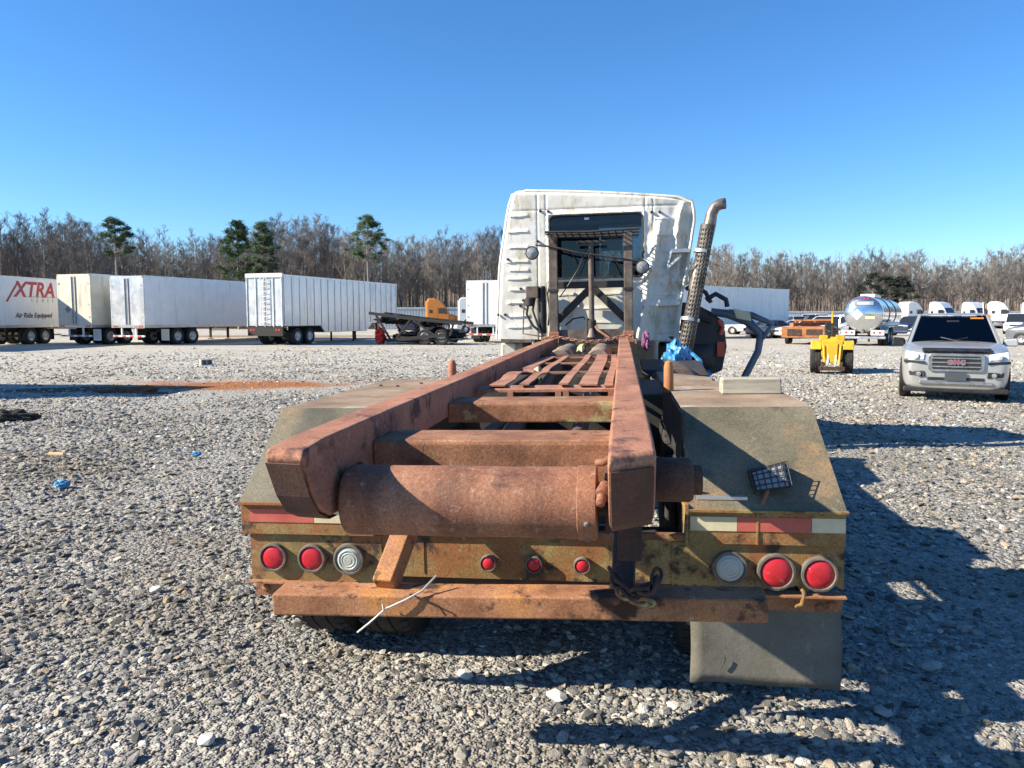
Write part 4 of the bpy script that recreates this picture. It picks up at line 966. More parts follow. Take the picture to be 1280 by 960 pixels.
# crumpled blue sheet
def crumple(cx, cy, cz, sx, sy, sz, seed):
    def fn(u, v):
        a, b = 2 * PI * u, PI * (0.02 + 0.96 * v)
        d = Vector((math.cos(a) * math.sin(b), math.sin(a) * math.sin(b), math.cos(b)))
        n = 1 + 0.55 * mnoise.noise(d * 2.3 + Vector((seed, 0, 0))) + 0.32 * (0.35 - abs(mnoise.noise(d * 3.4 + Vector((0, seed, 0))))) + 0.20 * (0.3 - abs(mnoise.noise(d * 8)))
        return (cx + d.x * sx * n, cy + d.y * sy * n, cz + d.z * sz * n)
    return MB().grid(fn, 72, 48)
tarp = crumple(0.98, 5.6, 1.14, 0.16, 0.2, 0.21, 2.0)
tarp.grid(lambda u, v: (1.0 + 0.35*u + 0.05*mnoise.noise((u*4, v*4, 2)), 5.5 - 0.25*v + 0.1*mnoise.noise((u*3, v*5, 8)), 1.08 - 0.10*v*u + 0.09*mnoise.noise((u*5, v*5, 5)) + 0.03*mnoise.noise((u*14, v*14, 5))), 22, 14)
tarp.tube([(1.14,5.5,1.30),(1.22,5.45,1.22),(1.26,5.42,1.08),(1.22,5.42,0.96)], [0.02,0.03,0.03,0.01], 6)
tag(tarp.build('tarp', M_BLUE, smooth=50), 'crumpled blue plastic tarp wedged beside the exhaust stack', 'tarp')
pk = crumple(0.66, 6.2, 1.40, 0.045, 0.05, 0.10, 5.0).build('rag', pm('rag_purple', [(0.3,(0.12,0.03,0.09)),(0.7,(0.35,0.14,0.25))], 20, rough=0.8), smooth=35)
tag(pk, 'small purple rag stuffed beside the right rack post', 'rag')
# crumpled black debris between tarp and door
MB().hexa([(0.60,4.6,1.10),(1.25,4.5,1.10),(1.28,5.6,1.10),(0.60,5.6,1.10),(0.60,4.62,1.16),(1.22,4.55,1.15),(1.25,5.5,1.2),(0.60,5.5,1.22)]).build('deck_plate', M_BLACK, T, bevel=0.01)
MB().hexa([(0.66,2.1,1.20),(1.05,1.95,1.19),(1.10,2.7,1.20),(0.66,2.8,1.20),(0.66,2.1,1.25),(1.0,1.95,1.22),(1.06,2.7,1.23),(0.66,2.8,1.27)]).build('deck_plate', M_TOP, T, bevel=0.008)

# ================================================================== BACKGROUND VEHICLES
M_TRGREY = pm('trailer_door_grey', [(0.3,(0.42,0.44,0.45)),(0.7,(0.62,0.63,0.63))], 1.5, rough=0.35, metal=0.35, bump=0.06, layers=[((0.70,0.71,0.71),0.5,0.65,1.1)])
M_BEIGE = pm('trailer_beige', [(0.3,(0.62,0.57,0.44)),(0.7,(0.74,0.70,0.58))], 1.5, rough=0.45, bump=0.05, layers=[((0.45,0.38,0.26),0.55,0.72,1.5)], lstretch=(1.5,1.5,0.25))
M_ALU = pm('ribbed_aluminium', [(0.3,(0.50,0.52,0.53)),(0.7,(0.70,0.71,0.71))], 2, rough=0.42, metal=0.55, bump=0.05, layers=[((0.40,0.38,0.34),0.55,0.74,1.5)], lstretch=(1.5,1.5,0.2))
M_UNDER = pm('underframe', [(0.3,(0.010,0.010,0.010)),(0.7,(0.032,0.030,0.028))], 3, rough=0.8, bump=0.2)
M_HUB = pm('hub_white', [(0.3,(0.35,0.35,0.34)),(0.7,(0.58,0.58,0.56))], 4, rough=0.4, metal=0.3)
M_REDTXT = pm('sign_red', [(0.42,0.02,0.045)], rough=0.5, bump=0, rvar=0)
M_BLUETXT = pm('sign_blue', [(0.02,0.10,0.42)], rough=0.5, bump=0, rvar=0)
M_BLKTXT = pm('sign_black', [(0.03,0.03,0.035)], rough=0.5, bump=0, rvar=0)
M_GREYTXT = pm('sign_grey', [(0.25,0.26,0.28)], rough=0.5, bump=0, rvar=0)
M_REDREF = pm('reflector_red', [(0.55,0.03,0.02)], rough=0.4, bump=0, rvar=0)

_wm = {}
def road_wheel(parent, x, y, r, wd, face=1):
    """one wheel (tyre and hub) on a background vehicle; shares meshes by size"""
    key = (round(r, 3), round(wd, 3))
    if key not in _wm:
        t = MB().lathe([(r*.58,-wd*.42),(r*.8,-wd*.5),(r*.95,-wd*.47),(r,-wd*.36),(r,wd*.36),(r*.95,wd*.47),(r*.8,wd*.5),(r*.58,wd*.42)], (0,0,0), (1,0,0), 24).build('tyre', M_TYRE, None, smooth=40)
        h = MB().lathe([(r*.60,wd*.40),(r*.56,wd*.44),(r*.52,wd*.30),(r*.34,wd*.16),(r*.2,wd*.2),(r*.18,wd*.38),(0.0001,wd*.4)], (0,0,0), (1,0,0), 20).build('hub', M_HUB, None, smooth=40)
        for k in range(6):
            pass
        _wm[key] = (t, h); t.parent = h.parent = None
        a, b = t, h
    else:
        a, b = _wm[key][0].copy(), _wm[key][1].copy(); col.objects.link(a); col.objects.link(b)
    we = empty('wheel', (x, y, r)); we.parent = parent; we.rotation_euler = (0, 0, 0 if face > 0 else PI)
    a.parent = we; b.parent = we
    return we

def van_trailer(label, loc, head, L=16.0, H=4.11, body=M_WHITE2, door=M_WHITE2, bogie=1.6, group=None, rods=True, floor=1.15, seams=True):
    """own axes: rear doors at y = 0, nose at +Y; right side at +X"""
    t = empty('box_trailer', loc, (0, 0, heading(head))); tag(t, label, 'trailer', group)
    W = 1.29
    MB().box(-W, W, 0.04, L, floor, H).build('body', body, t, bevel=0.03)
    for s in (-1, 1):
        MB().box(W*s-0.02, W*s+0.02, 0.0, L, floor-0.10, floor+0.06).build('side_rail', M_GALV, t)
        MB().box(W*s-0.015, W*s+0.015, 0.0, L, H-0.07, H+0.02).build('top_rail', M_GALV, t)
        d = MB().box(min(0.02*s, 1.2*s), max(0.02*s, 1.2*s), -0.02, 0.035, floor+0.06, H-0.12).build('door', door, t, bevel=0.01)
        if rods:
            for q in (0.13,):
                MB().cyl((q*s, -0.04, floor+0.1), (q*s, -0.04, H-0.15), 0.03, 8).build('lock_rod', M_GREYTXT, d, smooth=50)
        for z in (floor+0.5, 2.4, H-0.6): MB().box(1.14*s-0.06, 1.14*s+0.06, -0.035, -0.02, z, z+0.08).build('hinge', M_GALV, d)
        if seams:
            k = 0
            y = 1.2
            while y < L - 0.5:
                MB().box(W*s-0.004*(s<0)-0.001*(s>0), W*s+0.004*(s>0)+0.001*(s<0), y, y+0.02, floor+0.06, H-0.07).build('seam', M_GALV, t); y += 1.22
    for p in ((-W, -W+0.09), (W-0.09, W)): MB().box(p[0], p[1], -0.025, 0.04, floor-0.1, H).build('door_post', door, t)
    MB().box(-W, W, -0.025, 0.04, H-0.12, H).build('door_header', door, t); MB().box(-W, W, -0.03, 0.04, floor-0.1, floor+0.06).build('rear_sill', M_GALV, t)
    for x in (-1.1, -0.9, 0.9, 1.1): MB().box(x-0.06, x+0.06, -0.04, -0.03, floor-0.06, floor+0.03).build('tail_light', M_REDREF, t)
    # underride guard with its striped bar
    for x in (-0.55, 0.55): MB().box(x-0.04, x+0.04, 0.0, 0.08, 0.55, floor-0.1).build('guard_post', M_WHITE2, t)
    MB().box(-1.2, 1.2, -0.02, 0.08, 0.5, 0.6).build('guard_bar', M_WHITE2, t)
    for k in range(4): MB().box(-1.1+0.6*k, -0.8+0.6*k, -0.026, -0.02, 0.515, 0.585).build('guard_stripe', M_REDREF, t)
    for x in (-1.25, 0.65): MB().box(x, x+0.6, bogie-0.75, bogie-0.72, 0.25, 0.95).build('mud_flap', M_WHITE2 if x > 0 else M_UNDER, t)
    for y in (bogie, bogie+1.25):
        for s in (-1, 1):
            road_wheel(t, 1.13*s, y, 0.51, 0.27, s); road_wheel(t, 0.82*s, y, 0.51, 0.27, -s)
        MB().cyl((-0.9,y,0.51),(0.9,y,0.51),0.07,8).build('axle', M_UNDER, t)
    for s in (-1, 1):
        MB().box(0.45*s-0.05, 0.45*s+0.05, bogie-0.9, bogie+2.4, 0.75, floor-0.1).build('slider_rail', M_UNDER, t)
        MB().box(0.8*s-0.06, 0.8*s+0.06, L-3.2, L-3.05, 0.1, floor-0.1).build('landing_leg', M_UNDER, t)
        MB().box(0.8*s-0.15, 0.8*s+0.15, L-3.28, L-2.97, 0.0, 0.06).build('leg_foot', M_UNDER, t)
    MB().bar((-0.8,L-3.12,0.7),(0.8,L-3.12,0.7),0.06,0.06).build('leg_brace', M_UNDER, t)
    return t

# lettered trailer whose tail points away; side at its own -X faces the yard
tx = van_trailer('white box trailer lettered in red on its side', plan(-30.7, 50.0), 264, L=14.0, H=4.10, bogie=1.5)
# its own -X side... lettering faces the picture
def side_text(parent, s, y, z, size, mat, name, shear=0.0, space=1.0, bold=0.0, side=-1, x=1.30):
    M4 = Matrix.Translation((side * x, y, z)) @ (Matrix.Rotation(PI/2, 4, 'Z') if side > 0 else Matrix.Rotation(-PI/2, 4, 'Z')) @ Matrix.Rotation(PI/2, 4, 'X')
    return text_mesh(name, s, size, mat, parent, M4, 0.002, shear, space, bold)
SX = -1
side_text(tx, 'XTRA', 2.35, 3.32, 1.30, M_REDTXT, 'lettering', 0.25, 1.02, 0.035, SX)
side_text(tx, 'L E A S E', 1.7, 2.72, 0.32, M_GREYTXT, 'lettering', 0.2, 1.6, 0.0, SX)
side_text(tx, 'Air Ride Equipped', 2.5, 1.78, 0.42, M_BLKTXT, 'lettering', 0.25, 1.0, 0.01, SX)
MB().box(SX*1.302-0.001, SX*1.302+0.001, 0.2, 3.2, 2.92, 2.95).build('sign_line', M_GREYTXT, tx)
MB().add([(SX*1.304, y, z) for y, z in ((4.75,2.60),(4.58,2.60),(3.62,3.78),(3.79,3.78))] , [(0,1,2,3)]).build('sign_stroke', M_REDTXT, tx, solid=0.002)
MB().lathe([(0.5,0.0),(0.5,0.004),(0.0001,0.005)], (SX*1.30,7.6,2.6), (SX,0,0), 24).build('sign_disc', M_BLUETXT, tx)

t2 = van_trailer('cream box trailer with brightly sunlit rear doors next to the lettered trailer', plan(-26.45, 46.2), 72, H=4.26, body=M_BEIGE, door=M_BEIGE, bogie=1.4)
MB().add([(-0.75,-0.03,2.15),(-0.5,-0.03,2.4),(-0.25,-0.03,2.15),(-0.5,-0.03,1.9)], [(0,1,2,3)]).build('placard', M_GREYTXT, t2, solid=0.004)
t3 = van_trailer('white box trailer with grey metal rear doors and white mud flap', plan(-22.85, 45.4), 70, H=4.11, door=M_TRGREY, bogie=2.6)
van_trailer('white box trailer with closed rear doors facing the wrecked truck', plan(-1.75, 49.6), 74, H=4.05, L=14)
tb = van_trailer('plain pale grey box trailer side-on beyond the exhaust stack', plan(12.2, 59.4), 40, H=4.11, L=15.3)

# ribbed silver chip trailer
def chip_trailer(loc, head, L=14.4, H=4.15):
    t = empty('chip_trailer', loc, (0,0,heading(head))); tag(t, 'silver ribbed open-top chip trailer with rear ladder', 'trailer')
    W = 1.28
    prof = [(0.0,1.15),(1.0,1.15),(3.9,1.15),(4.4,0.72),(9.8,0.72),(10.5,1.25),(L,1.35),(L,H),(0,H)]
    for s in (-1, 1): MB().prism(prof, 'x', W*s-0.03, W*s+0.03).build('side_wall', M_ALU, t)
    MB().box(-W,W,L-0.05,L,1.3,H).build('front_wall', M_ALU, t)
    MB().prism([(0.05,1.1),(3.9,1.1),(4.4,0.70),(9.8,0.70),(10.5,1.2),(L,1.3),(L,1.38),(10.4,1.3),(9.7,0.8),(4.5,0.8),(4.0,1.2),(0.05,1.2)], 'x', -W+0.03, W-0.03).build('floor', M_UNDER, t)
    n = 19
    for k in range(n):
        y = 0.12 + (L-0.2)*k/(n-1); zb = 1.15 if y < 3.9 else 0.74 if 4.4 < y < 9.8 else 1.36 if y > 10.3 else 0.95
        for s in (-1, 1): MB().box(W*s+0.03*s-0.035, W*s+0.03*s+0.035, y-0.04, y+0.04, zb, H).build('rib', M_ALU, t)
    for s in (-1, 1): MB().box(W*s-0.06, W*s+0.06, 0, L, H-0.05, H+0.07).build('top_rail', M_ALU, t)
    for k in range(4):
        x = -1.2 + 0.62*k; MB().box(x, x+0.56, 0.0, 0.05, 1.15, H-0.05).build('rear_panel', M_TRGREY, t)
    for x in (-1.26,-0.62,0.0,0.62,1.22): MB().box(x-0.035,x+0.035,-0.05,0.0,1.1,H).build('rear_post', M_ALU, t)
    MB().box(-1.33,1.33,-0.08,0.1,H-0.12,H+0.14).build('rear_header', M_BEIGE, t, bevel=0.03)
    for x in (-0.18, 0.22): MB().cyl((x,-0.12,1.2),(x,-0.12,H-0.1),0.025,6).build('ladder_rail', M_WHITE2, t)
    for k in range(9): MB().cyl((-0.18,-0.12,1.4+0.3*k),(0.22,-0.12,1.4+0.3*k),0.02,6).build('ladder_rung', M_WHITE2, t)
    MB().box(-1.25,1.25,-0.05,0.1,0.55,1.1).build('rear_bumper', M_UNDER, t)
    for x in (-1.0,-0.8,0.8,1.0): MB().box(x-0.06,x+0.06,-0.06,-0.05,0.85,0.97).build('tail_light', M_REDREF, t)
    for y in (1.5, 2.8):
        for s in (-1, 1): road_wheel(t, 1.13*s, y, 0.51, 0.27, s); road_wheel(t, 0.82*s, y, 0.51, 0.27, -s)
        MB().cyl((-0.9,y,0.51),(0.9,y,0.51),0.07,8).build('axle', M_UNDER, t)
    for s in (-1, 1):
        for y in (8.6, 11.9):
            MB().box(0.9*s-0.05,0.9*s+0.05,y-0.05,y+0.05,0,1.3 if y > 10 else 0.75).build('landing_leg', M_UNDER, t)
    return t
chip_trailer(plan(-14.85, 45.9), 71)

# tanker trailer
def tanker(loc, head):
    t = empty('tank_trailer', loc, (0,0,heading(head))); tag(t, 'polished steel tank trailer with white placard on its rear', 'tanker')
    M_TANK = pm('polished_tank', [(0.3,(0.58,0.60,0.61)),(0.7,(0.72,0.73,0.74))], 2, rough=0.16, metal=0.95, bump=0.03, bscale=8)
    Lk, r, zc = 11.5, 1.02, 1.88
    MB().lathe([(0.0001,-0.22),(0.5,-0.18),(0.85,-0.08),(r,0.06),(r,Lk-0.06),(0.85,Lk+0.08),(0.5,Lk+0.18),(0.0001,Lk+0.22)], (0,0,zc), (0,1,0), 40).build('tank', M_TANK, t, smooth=40)
    MB().lathe([(r+0.01,0.0),(r+0.035,0.0),(r+0.035,0.1),(r+0.01,0.1)], (0,0.05,zc), (0,1,0), 40).build('tank_band', M_GALV, t, smooth=40)
    for y in (3.5, 7.2): MB().lathe([(r+0.005,0.0),(r+0.03,0.0),(r+0.03,0.16),(r+0.005,0.16)], (0,y,zc), (0,1,0), 40).build('tank_band', M_BLACKP, t, smooth=40)
    MB().box(-0.4,0.4,1.4,4.2,zc+r-0.05,zc+r+0.16).build('dome_tray', M_WHITE2, t, bevel=0.03)
    for y in (2.0, 5.5): MB().lathe([(0.28,0),(0.28,0.14),(0.2,0.2),(0.0001,0.2)], (0,y,zc+r-0.02), (0,0,1), 16).build('dome_lid', M_GALV, t, smooth=40)
    MB().prism([(-0.52,zc+0.50),(0.52,zc+0.50),(0.52,zc+0.72),(-0.52,zc+0.72)], 'y', -0.20, -0.10).build('rear_sign', M_GREYTXT, t)
    MB().prism([(-0.34,zc+0.55),(0.30,zc+0.55),(0.30,zc+0.67),(-0.34,zc+0.67)], 'y', -0.205, -0.20).build('sign_strip', M_WHITE2, t)
    MB().prism([(-0.62,zc-0.05),(-0.32,zc+0.27),(-0.02,zc-0.05),(-0.32,zc-0.37)], 'y', -0.235, -0.15).build('placard', M_WHITE2, t)
    MB().prism([(0.12,zc-0.30),(0.62,zc-0.30),(0.62,zc-0.15),(0.12,zc-0.15)], 'y', -0.21, -0.12).build('label_plate', M_TAPEW, t)
    for x in (-0.2, 0.0, 0.2): MB().box(x-0.05,x+0.05,-0.08,-0.02,zc+0.86,zc+0.93).build('marker_light', M_REDREF, t)
    for s in (-1, 1):
        MB().box(0.45*s-0.06,0.45*s+0.06,0.1,Lk-1,0.72,0.92).build('frame_rail', M_UNDER, t)
        MB().box(0.78*s-0.36,0.78*s+0.36,-0.05,0.05,0.62,0.92).build('light_box', M_WHITE2, t, bevel=0.02)
        for x in (0.6, 0.9): MB().lathe([(0.07,0),(0.05,0.03),(0.0001,0.035)], (x*s,-0.05,0.78), (0,-1,0), 12).build('tail_light', M_REDREF, t)
        MB().cyl((1.12*s,1.0,1.25),(1.12*s,7.5,1.25),0.13,12).build('hose_tube', M_GALV, t, smooth=40)
        MB().prism([(0.2,0.75),(0.6,1.15),(3.4,1.15),(3.8,0.75),(3.7,0.72),(3.3,1.08),(0.7,1.08),(0.3,0.72)], 'x', 0.85*s, 1.28*s).build('fender', M_GALV, t)
        MB().box(0.7*s-0.06,0.7*s+0.06,Lk-3,Lk-2.85,0,1.0).build('landing_leg', M_UNDER, t)
    MB().box(-1.22,1.22,-0.1,0.05,0.42,0.56).build('rear_bumper', M_GALV, t, bevel=0.02)
    MB().lathe([(0.14,0),(0.14,0.5),(0.1,0.55)], (0,0.1,0.75), (0,0,1), 12).build('outlet_valve', M_BROWNSTEEL, t, smooth=40)
    for y in (1.3, 2.6):
        for s in (-1, 1): road_wheel(t, 1.13*s, y, 0.51, 0.27, s); road_wheel(t, 0.82*s, y, 0.51, 0.27, -s)
        MB().cyl((-0.9,y,0.51),(0.9,y,0.51),0.07,8).build('axle', M_UNDER, t)
    for k in range(5): MB().bar((-0.95,0.02,0.9+0.001*k),(-0.95,0.02,1.1),0.04,0.04).build('rear_stay', M_GALV, t) if k == 0 else None
    return t
tanker(plan(20.55, 44.6), 58)

# sleeper tractors
def tractor(label, loc, head, paint, group=None, day=False):
    t = empty('semi_truck', loc, (0,0,heading(head))); tag(t, label, 'truck', group)
    # own axes: back of the sleeper at y = 0, nose at +Y
    prof = [(0.0,1.05),(0.0,3.55),(0.25,3.88),(0.9,3.92),(1.7,3.70),(2.25,3.05),(2.75,2.05),(2.75,1.05)] if not day else [(0.9,1.05),(0.9,3.0),(1.1,3.1),(2.2,3.05),(2.75,2.05),(2.75,1.05)]
    MB().prism(prof, 'x', -1.18, 1.18).build('cab', paint, t, bevel=0.14, seg=4)
    MB().hexa([(-1.0,2.7,0.75),(1.0,2.7,0.75),(0.85,4.6,0.65),(-0.85,4.6,0.65),(-1.0,2.7,2.08),(1.0,2.7,2.08),(0.70,4.45,1.6),(-0.70,4.45,1.6)]).build('hood', paint, t, bevel=0.16, seg=4)
    MB().add([(-1.0,2.725,2.15),(1.0,2.725,2.15),(0.9,2.30,3.0),(-0.9,2.30,3.0)], [(0,1,2,3)]).build('windscreen', M_DARKGLASS, t, solid=0.02)
    MB().box(-0.62,0.62,4.42,4.60,0.75,1.5).build('grille', M_CHROME, t, bevel=0.05)
    MB().box(-1.15,1.15,4.4,4.75,0.35,0.75).build('front_bumper', paint, t, bevel=0.08)
    for s in (-1, 1):
        MB().prism([(1.45,2.1),(1.45,2.75),(2.2,2.75),(2.5,2.1)], 'x', 1.17*s, 1.19*s).build('side_window', M_DARKGLASS, t)
        if not day: MB().box(1.17*s, 1.19*s, 0.35, 0.75, 2.15, 2.55).build('sleeper_window', M_DARKGLASS, t)
        MB().box(1.175*s, 1.186*s, 1.33, 1.345, 1.1, 2.9).build('door_seam', M_UNDER, t)
        MB().box(1.30*s-0.07,1.30*s+0.07,2.3,2.4,1.95,2.65).build('mirror', M_BLACKP, t, bevel=0.03)
        MB().box(1.12*s, 1.30*s, 2.32,2.36,2.25,2.32).build('mirror_arm', M_BLACKP, t)
        MB().prism([(2.95,0.7),(3.0,1.15),(3.3,1.35),(4.0,1.35),(4.45,1.1),(4.5,0.6),(4.25,0.6),(4.1,0.95),(3.8,1.13),(3.4,1.13),(3.15,0.95),(3.1,0.7)], 'x', 0.75*s, 1.2*s).build('front_fender', paint, t, bevel=0.04)
        MB().lathe([(0.14,0),(0.16,0.03),(0.12,0.06),(0.0001,0.07)], (0.82*s,4.52,1.05), (0.2*s,1,0), 12).build('headlight', M_LAMPGLASS, t, smooth=50)
        MB().lathe([(0.02,0),(0.3,0),(0.32,0.04),(0.32,1.5),(0.3,1.54),(0.02,1.54)], (0.9*s,0.7,0.72), (0,1,0), 16).build('fuel_tank', M_CHROME, t, smooth=40)
        MB().box(0.42*s-0.04,0.42*s+0.04,-3.6,2.8,0.72,0.95).build('frame_rail', M_UNDER, t)
        road_wheel(t, 1.03*s, 3.6, 0.51, 0.27, s)
        for y in (-1.5, -2.8):
            road_wheel(t, 1.13*s, y, 0.51, 0.27, s); road_wheel(t, 0.82*s, y, 0.51, 0.27, -s)
    MB().box(-0.45,0.45,-2.6,-1.7,0.97,1.12).build('fifth_wheel', M_UNDER, t, bevel=0.03)
    for y in (-1.5,-2.8,3.6): MB().cyl((-0.9,y,0.51),(0.9,y,0.51),0.07,8).build('axle', M_UNDER, t)
    MB().cyl((-0.9,-0.15,0.9),(-0.9,-0.15,3.6),0.07,10).build('exhaust_stack', M_CHROME, t, smooth=40)
    return t
def paint(name, c, metal=0.0, rough=0.3):
    return pm(name, [(0.3, tuple(x*0.9 for x in c)), (0.7, c)], 1.5, rough=rough, metal=metal, bump=0.02, rvar=0.06, coat=0.4)
P_WHITE = paint('paint_white', (0.80,0.80,0.79)); P_ORANGE = paint('paint_orange', (0.72,0.24,0.025))
P_SILVER = paint('paint_silver', (0.52,0.52,0.50), 0.55, 0.32); P_DBLUE = paint('paint_navy', (0.02,0.035,0.08)); P_MAROON = paint('paint_maroon', (0.10,0.035,0.04))
P_BLACK = paint('paint_black', (0.018,0.018,0.02)); P_GREY = paint('paint_grey', (0.20,0.22,0.24), 0.4)
# the long truck standing outside the picture on the left, whose shadow lies on the gravel
van_trailer('white box trailer standing off to the left, shading the clay patch', Vector((-16.1, 11.0, 0)), 172, L=12)
tractor('orange sleeper truck behind the collapsed car carrier', pxD(534, 93), 4, P_ORANGE)
tractor('white sleeper truck just behind the white box trailer with closed rear doors', pxD(574, 88), 2, P_WHITE)
WG = 'white trucks parked along the far fence'
for px, D, hd, lab in ((1126, 112, 8, 'white sleeper truck side-on right beside the nose of the tanker'), (1164, 114, -60, 'white sleeper truck second from the tanker in the far row'), (1206, 116, -70, 'white sleeper truck third from the tanker in the far row'),
      (1232, 110, -25, 'white sleeper truck right beside the orange flag'), (1276, 112, -20, 'white sleeper truck behind the black pickup'), (1306, 116, -30, 'white sleeper truck at the end of the far row')):
    tractor(lab, pxD(px, D), hd, P_WHITE, WG)

# ------------------------------------------------------------------ cars
CAR = {
 # lower body: (y from nose, half width, z bottom, z top); cabin: base/roof lines
 'suv':   dict(L=4.9, W=0.99, st=[(0.0,0.74,0.30,0.80),(0.04,0.86,0.22,0.98),(0.22,0.96,0.20,1.06),(0.9,0.985,0.24,1.13),(1.35,0.99,0.24,1.17),(2.6,0.995,0.24,1.10),(4.2,0.98,0.26,1.14),(4.75,0.94,0.30,1.14),(4.9,0.86,0.42,1.05)], cab=(1.20,2.05,4.35,4.78), roof=1.78, wb=(0.98,3.98), wr=0.37),
 'sedan': dict(L=4.8, W=0.91, st=[(0.0,0.62,0.40,0.66),(0.05,0.76,0.24,0.74),(0.3,0.87,0.20,0.82),(1.0,0.905,0.19,0.92),(1.5,0.91,0.19,0.96),(2.6,0.915,0.19,0.94),(3.9,0.90,0.20,1.0),(4.6,0.85,0.26,1.0),(4.8,0.74,0.38,0.85)], cab=(1.25,2.15,3.35,4.25), roof=1.46, wb=(0.92,3.72), wr=0.33),
 'pickup':dict(L=5.7, W=1.0, st=[(0.0,0.78,0.45,0.90),(0.05,0.88,0.34,1.02),(0.25,0.97,0.32,1.10),(1.0,1.0,0.32,1.16),(1.5,1.0,0.32,1.18),(3.3,1.0,0.32,1.14),(3.45,1.0,0.32,1.20),(5.6,0.99,0.36,1.20),(5.7,0.96,0.42,1.18)], cab=(1.35,2.0,3.1,3.4), roof=1.88, wb=(1.05,4.6), wr=0.40),
 'van':   dict(L=5.2, W=0.99, st=[(0.0,0.76,0.40,0.86),(0.05,0.88,0.28,1.0),(0.3,0.96,0.26,1.08),(0.9,0.99,0.25,1.16),(1.3,0.99,0.25,1.2),(2.6,0.99,0.25,1.2),(4.6,0.985,0.27,1.2),(5.1,0.97,0.3,1.2),(5.2,0.93,0.4,1.15)], cab=(0.85,1.65,5.05,5.18), roof=2.05, wb=(0.95,4.1), wr=0.36),
}
def car(kind, label, loc, rotz, pt, group=None, cat='car', hero=False, glassm=None, wheels=True, name=None):
    c = CAR[kind]; t = empty(name or {'suv':'parked_car','sedan':'parked_car','pickup':'pickup_truck','van':'van'}[kind], loc, (0,0,rotz))
    tag(t, label, cat, group)
    # own axes: nose at y = 0 pointing to -Y, tail at +Y
    sec = lambda hw, zb, zt: [(0,zb),(hw*0.80,zb),(hw*0.95,zb+0.06),(hw*0.985,zb+(zt-zb)*0.30),(hw,zb+(zt-zb)*0.62),(hw*0.985,zt-0.10),(hw*0.93,zt-0.025),(hw*0.72,zt+0.012),(hw*0.36,zt+0.03),(0,zt+0.035)]
    m = MB(); k = 10
    for y, hw, zb, zt in c['st']:
        s_ = sec(hw, zb, zt); full = [(x, y, z) for x, z in s_] + [(-x, y, z) for x, z in s_[-2:0:-1]]
        m.v += full
    n = 18
    for i in range(len(c['st']) - 1):
        for q in range(n):
            q2 = (q + 1) % n; m.f.append((i*n+q, i*n+q2, (i+1)*n+q2, (i+1)*n+q))
    m.f.append(tuple(range(n))); m.f.append(tuple((len(c['st'])-1)*n+q for q in range(n)))
    body = m.build('body', pt, t, smooth=50, subsurf=2 if hero else 1)
    y0, y1, y2, y3 = c['cab']; zr = c['roof']; W = c['W']
    zb0 = 1.13 if kind in ('suv','van','pickup') else 0.93
    bz_ = zb0 - 0.06; hb, hr = W*0.86, W*0.66 if kind != 'van' else W*0.80
    ring_b = [(-hb,y0,bz_),(hb,y0,bz_),(hb,y3,bz_),(-hb,y3,bz_)]; ring_r = [(-hr,y1,zr-0.05),(hr,y1,zr-0.05),(hr*0.98,y2,zr-0.05),(-hr*0.98,y2,zr-0.05)]
    gm = glassm or M_DARKGLASS
    B4, R4 = [Vector(p) for p in ring_b], [Vector(p) for p in ring_r]
    def pane(a, b, name, ins=0.07):
        p = [B4[a], B4[b], R4[b], R4[a]]; cc = sum(p, Vector()) / 4
        nr = (p[1]-p[0]).cross(p[3]-p[0]).normalized()
        q = [cc + (x - cc) * (1 - ins) for x in p]
        return MB().add(q, [(0,1,2,3)]).build(name, gm, t, solid=0.01)
    pane(0,1,'windscreen',0.04); pane(1,2,'side_glass',0.03); pane(2,3,'rear_window',0.05); pane(3,0,'side_glass',0.03)
    # inner tub so the cabin is not hollow
    MB().box(-hb*0.92,hb*0.92,y0+0.5,y3-0.3,zb0-0.5,zb0-0.12).build('interior', M_BLACKP, t)
    rf = MB().hexa([R4[0]+Vector((-.02,-.06,0)), R4[1]+Vector((.02,-.06,0)), R4[2]+Vector((.02,.05,0)), R4[3]+Vector((-.02,.05,0)), R4[0]+Vector((.10,.16,.055)), R4[1]+Vector((-.10,.16,.055)), R4[2]+Vector((-.08,-.1,.055)), R4[3]+Vector((.08,-.1,.055))]).build('roof', pt, t, bevel=0.03)
    for a in range(4): MB().bar(B4[a], R4[a], 0.07, 0.06).build('pillar', pt, t, bevel=0.015)
    if y3 - y0 > 2.4:
        for s in (-1, 1):
            for f_ in ((0.42, 0.48), (0.74, 0.76)) if kind in ('suv','van') else ((0.46, 0.52),):
                yb, yr = y0 + (y3-y0)*f_[0], y0 + (y3-y0)*f_[1]
                MB().bar((hb*s, yb, bz_), (hr*s, yr, zr-0.05), 0.06, 0.05).build('pillar', P_BLACK, t)
    for y in c['wb']:
        for s in (-1, 1):
            if wheels: road_wheel(t, (W-0.10)*s, y, c['wr'], 0.24, s)
            MB().lathe([(c['wr']+0.05,-0.10),(c['wr']+0.06,0.015),(c['wr']+0.02,0.022),(c['wr']+0.02,-0.1)], ((W-0.015)*s, y, c['wr']+0.02), (s,0,0), 28).build('wheel_arch', M_BLACKP, t, smooth=40)
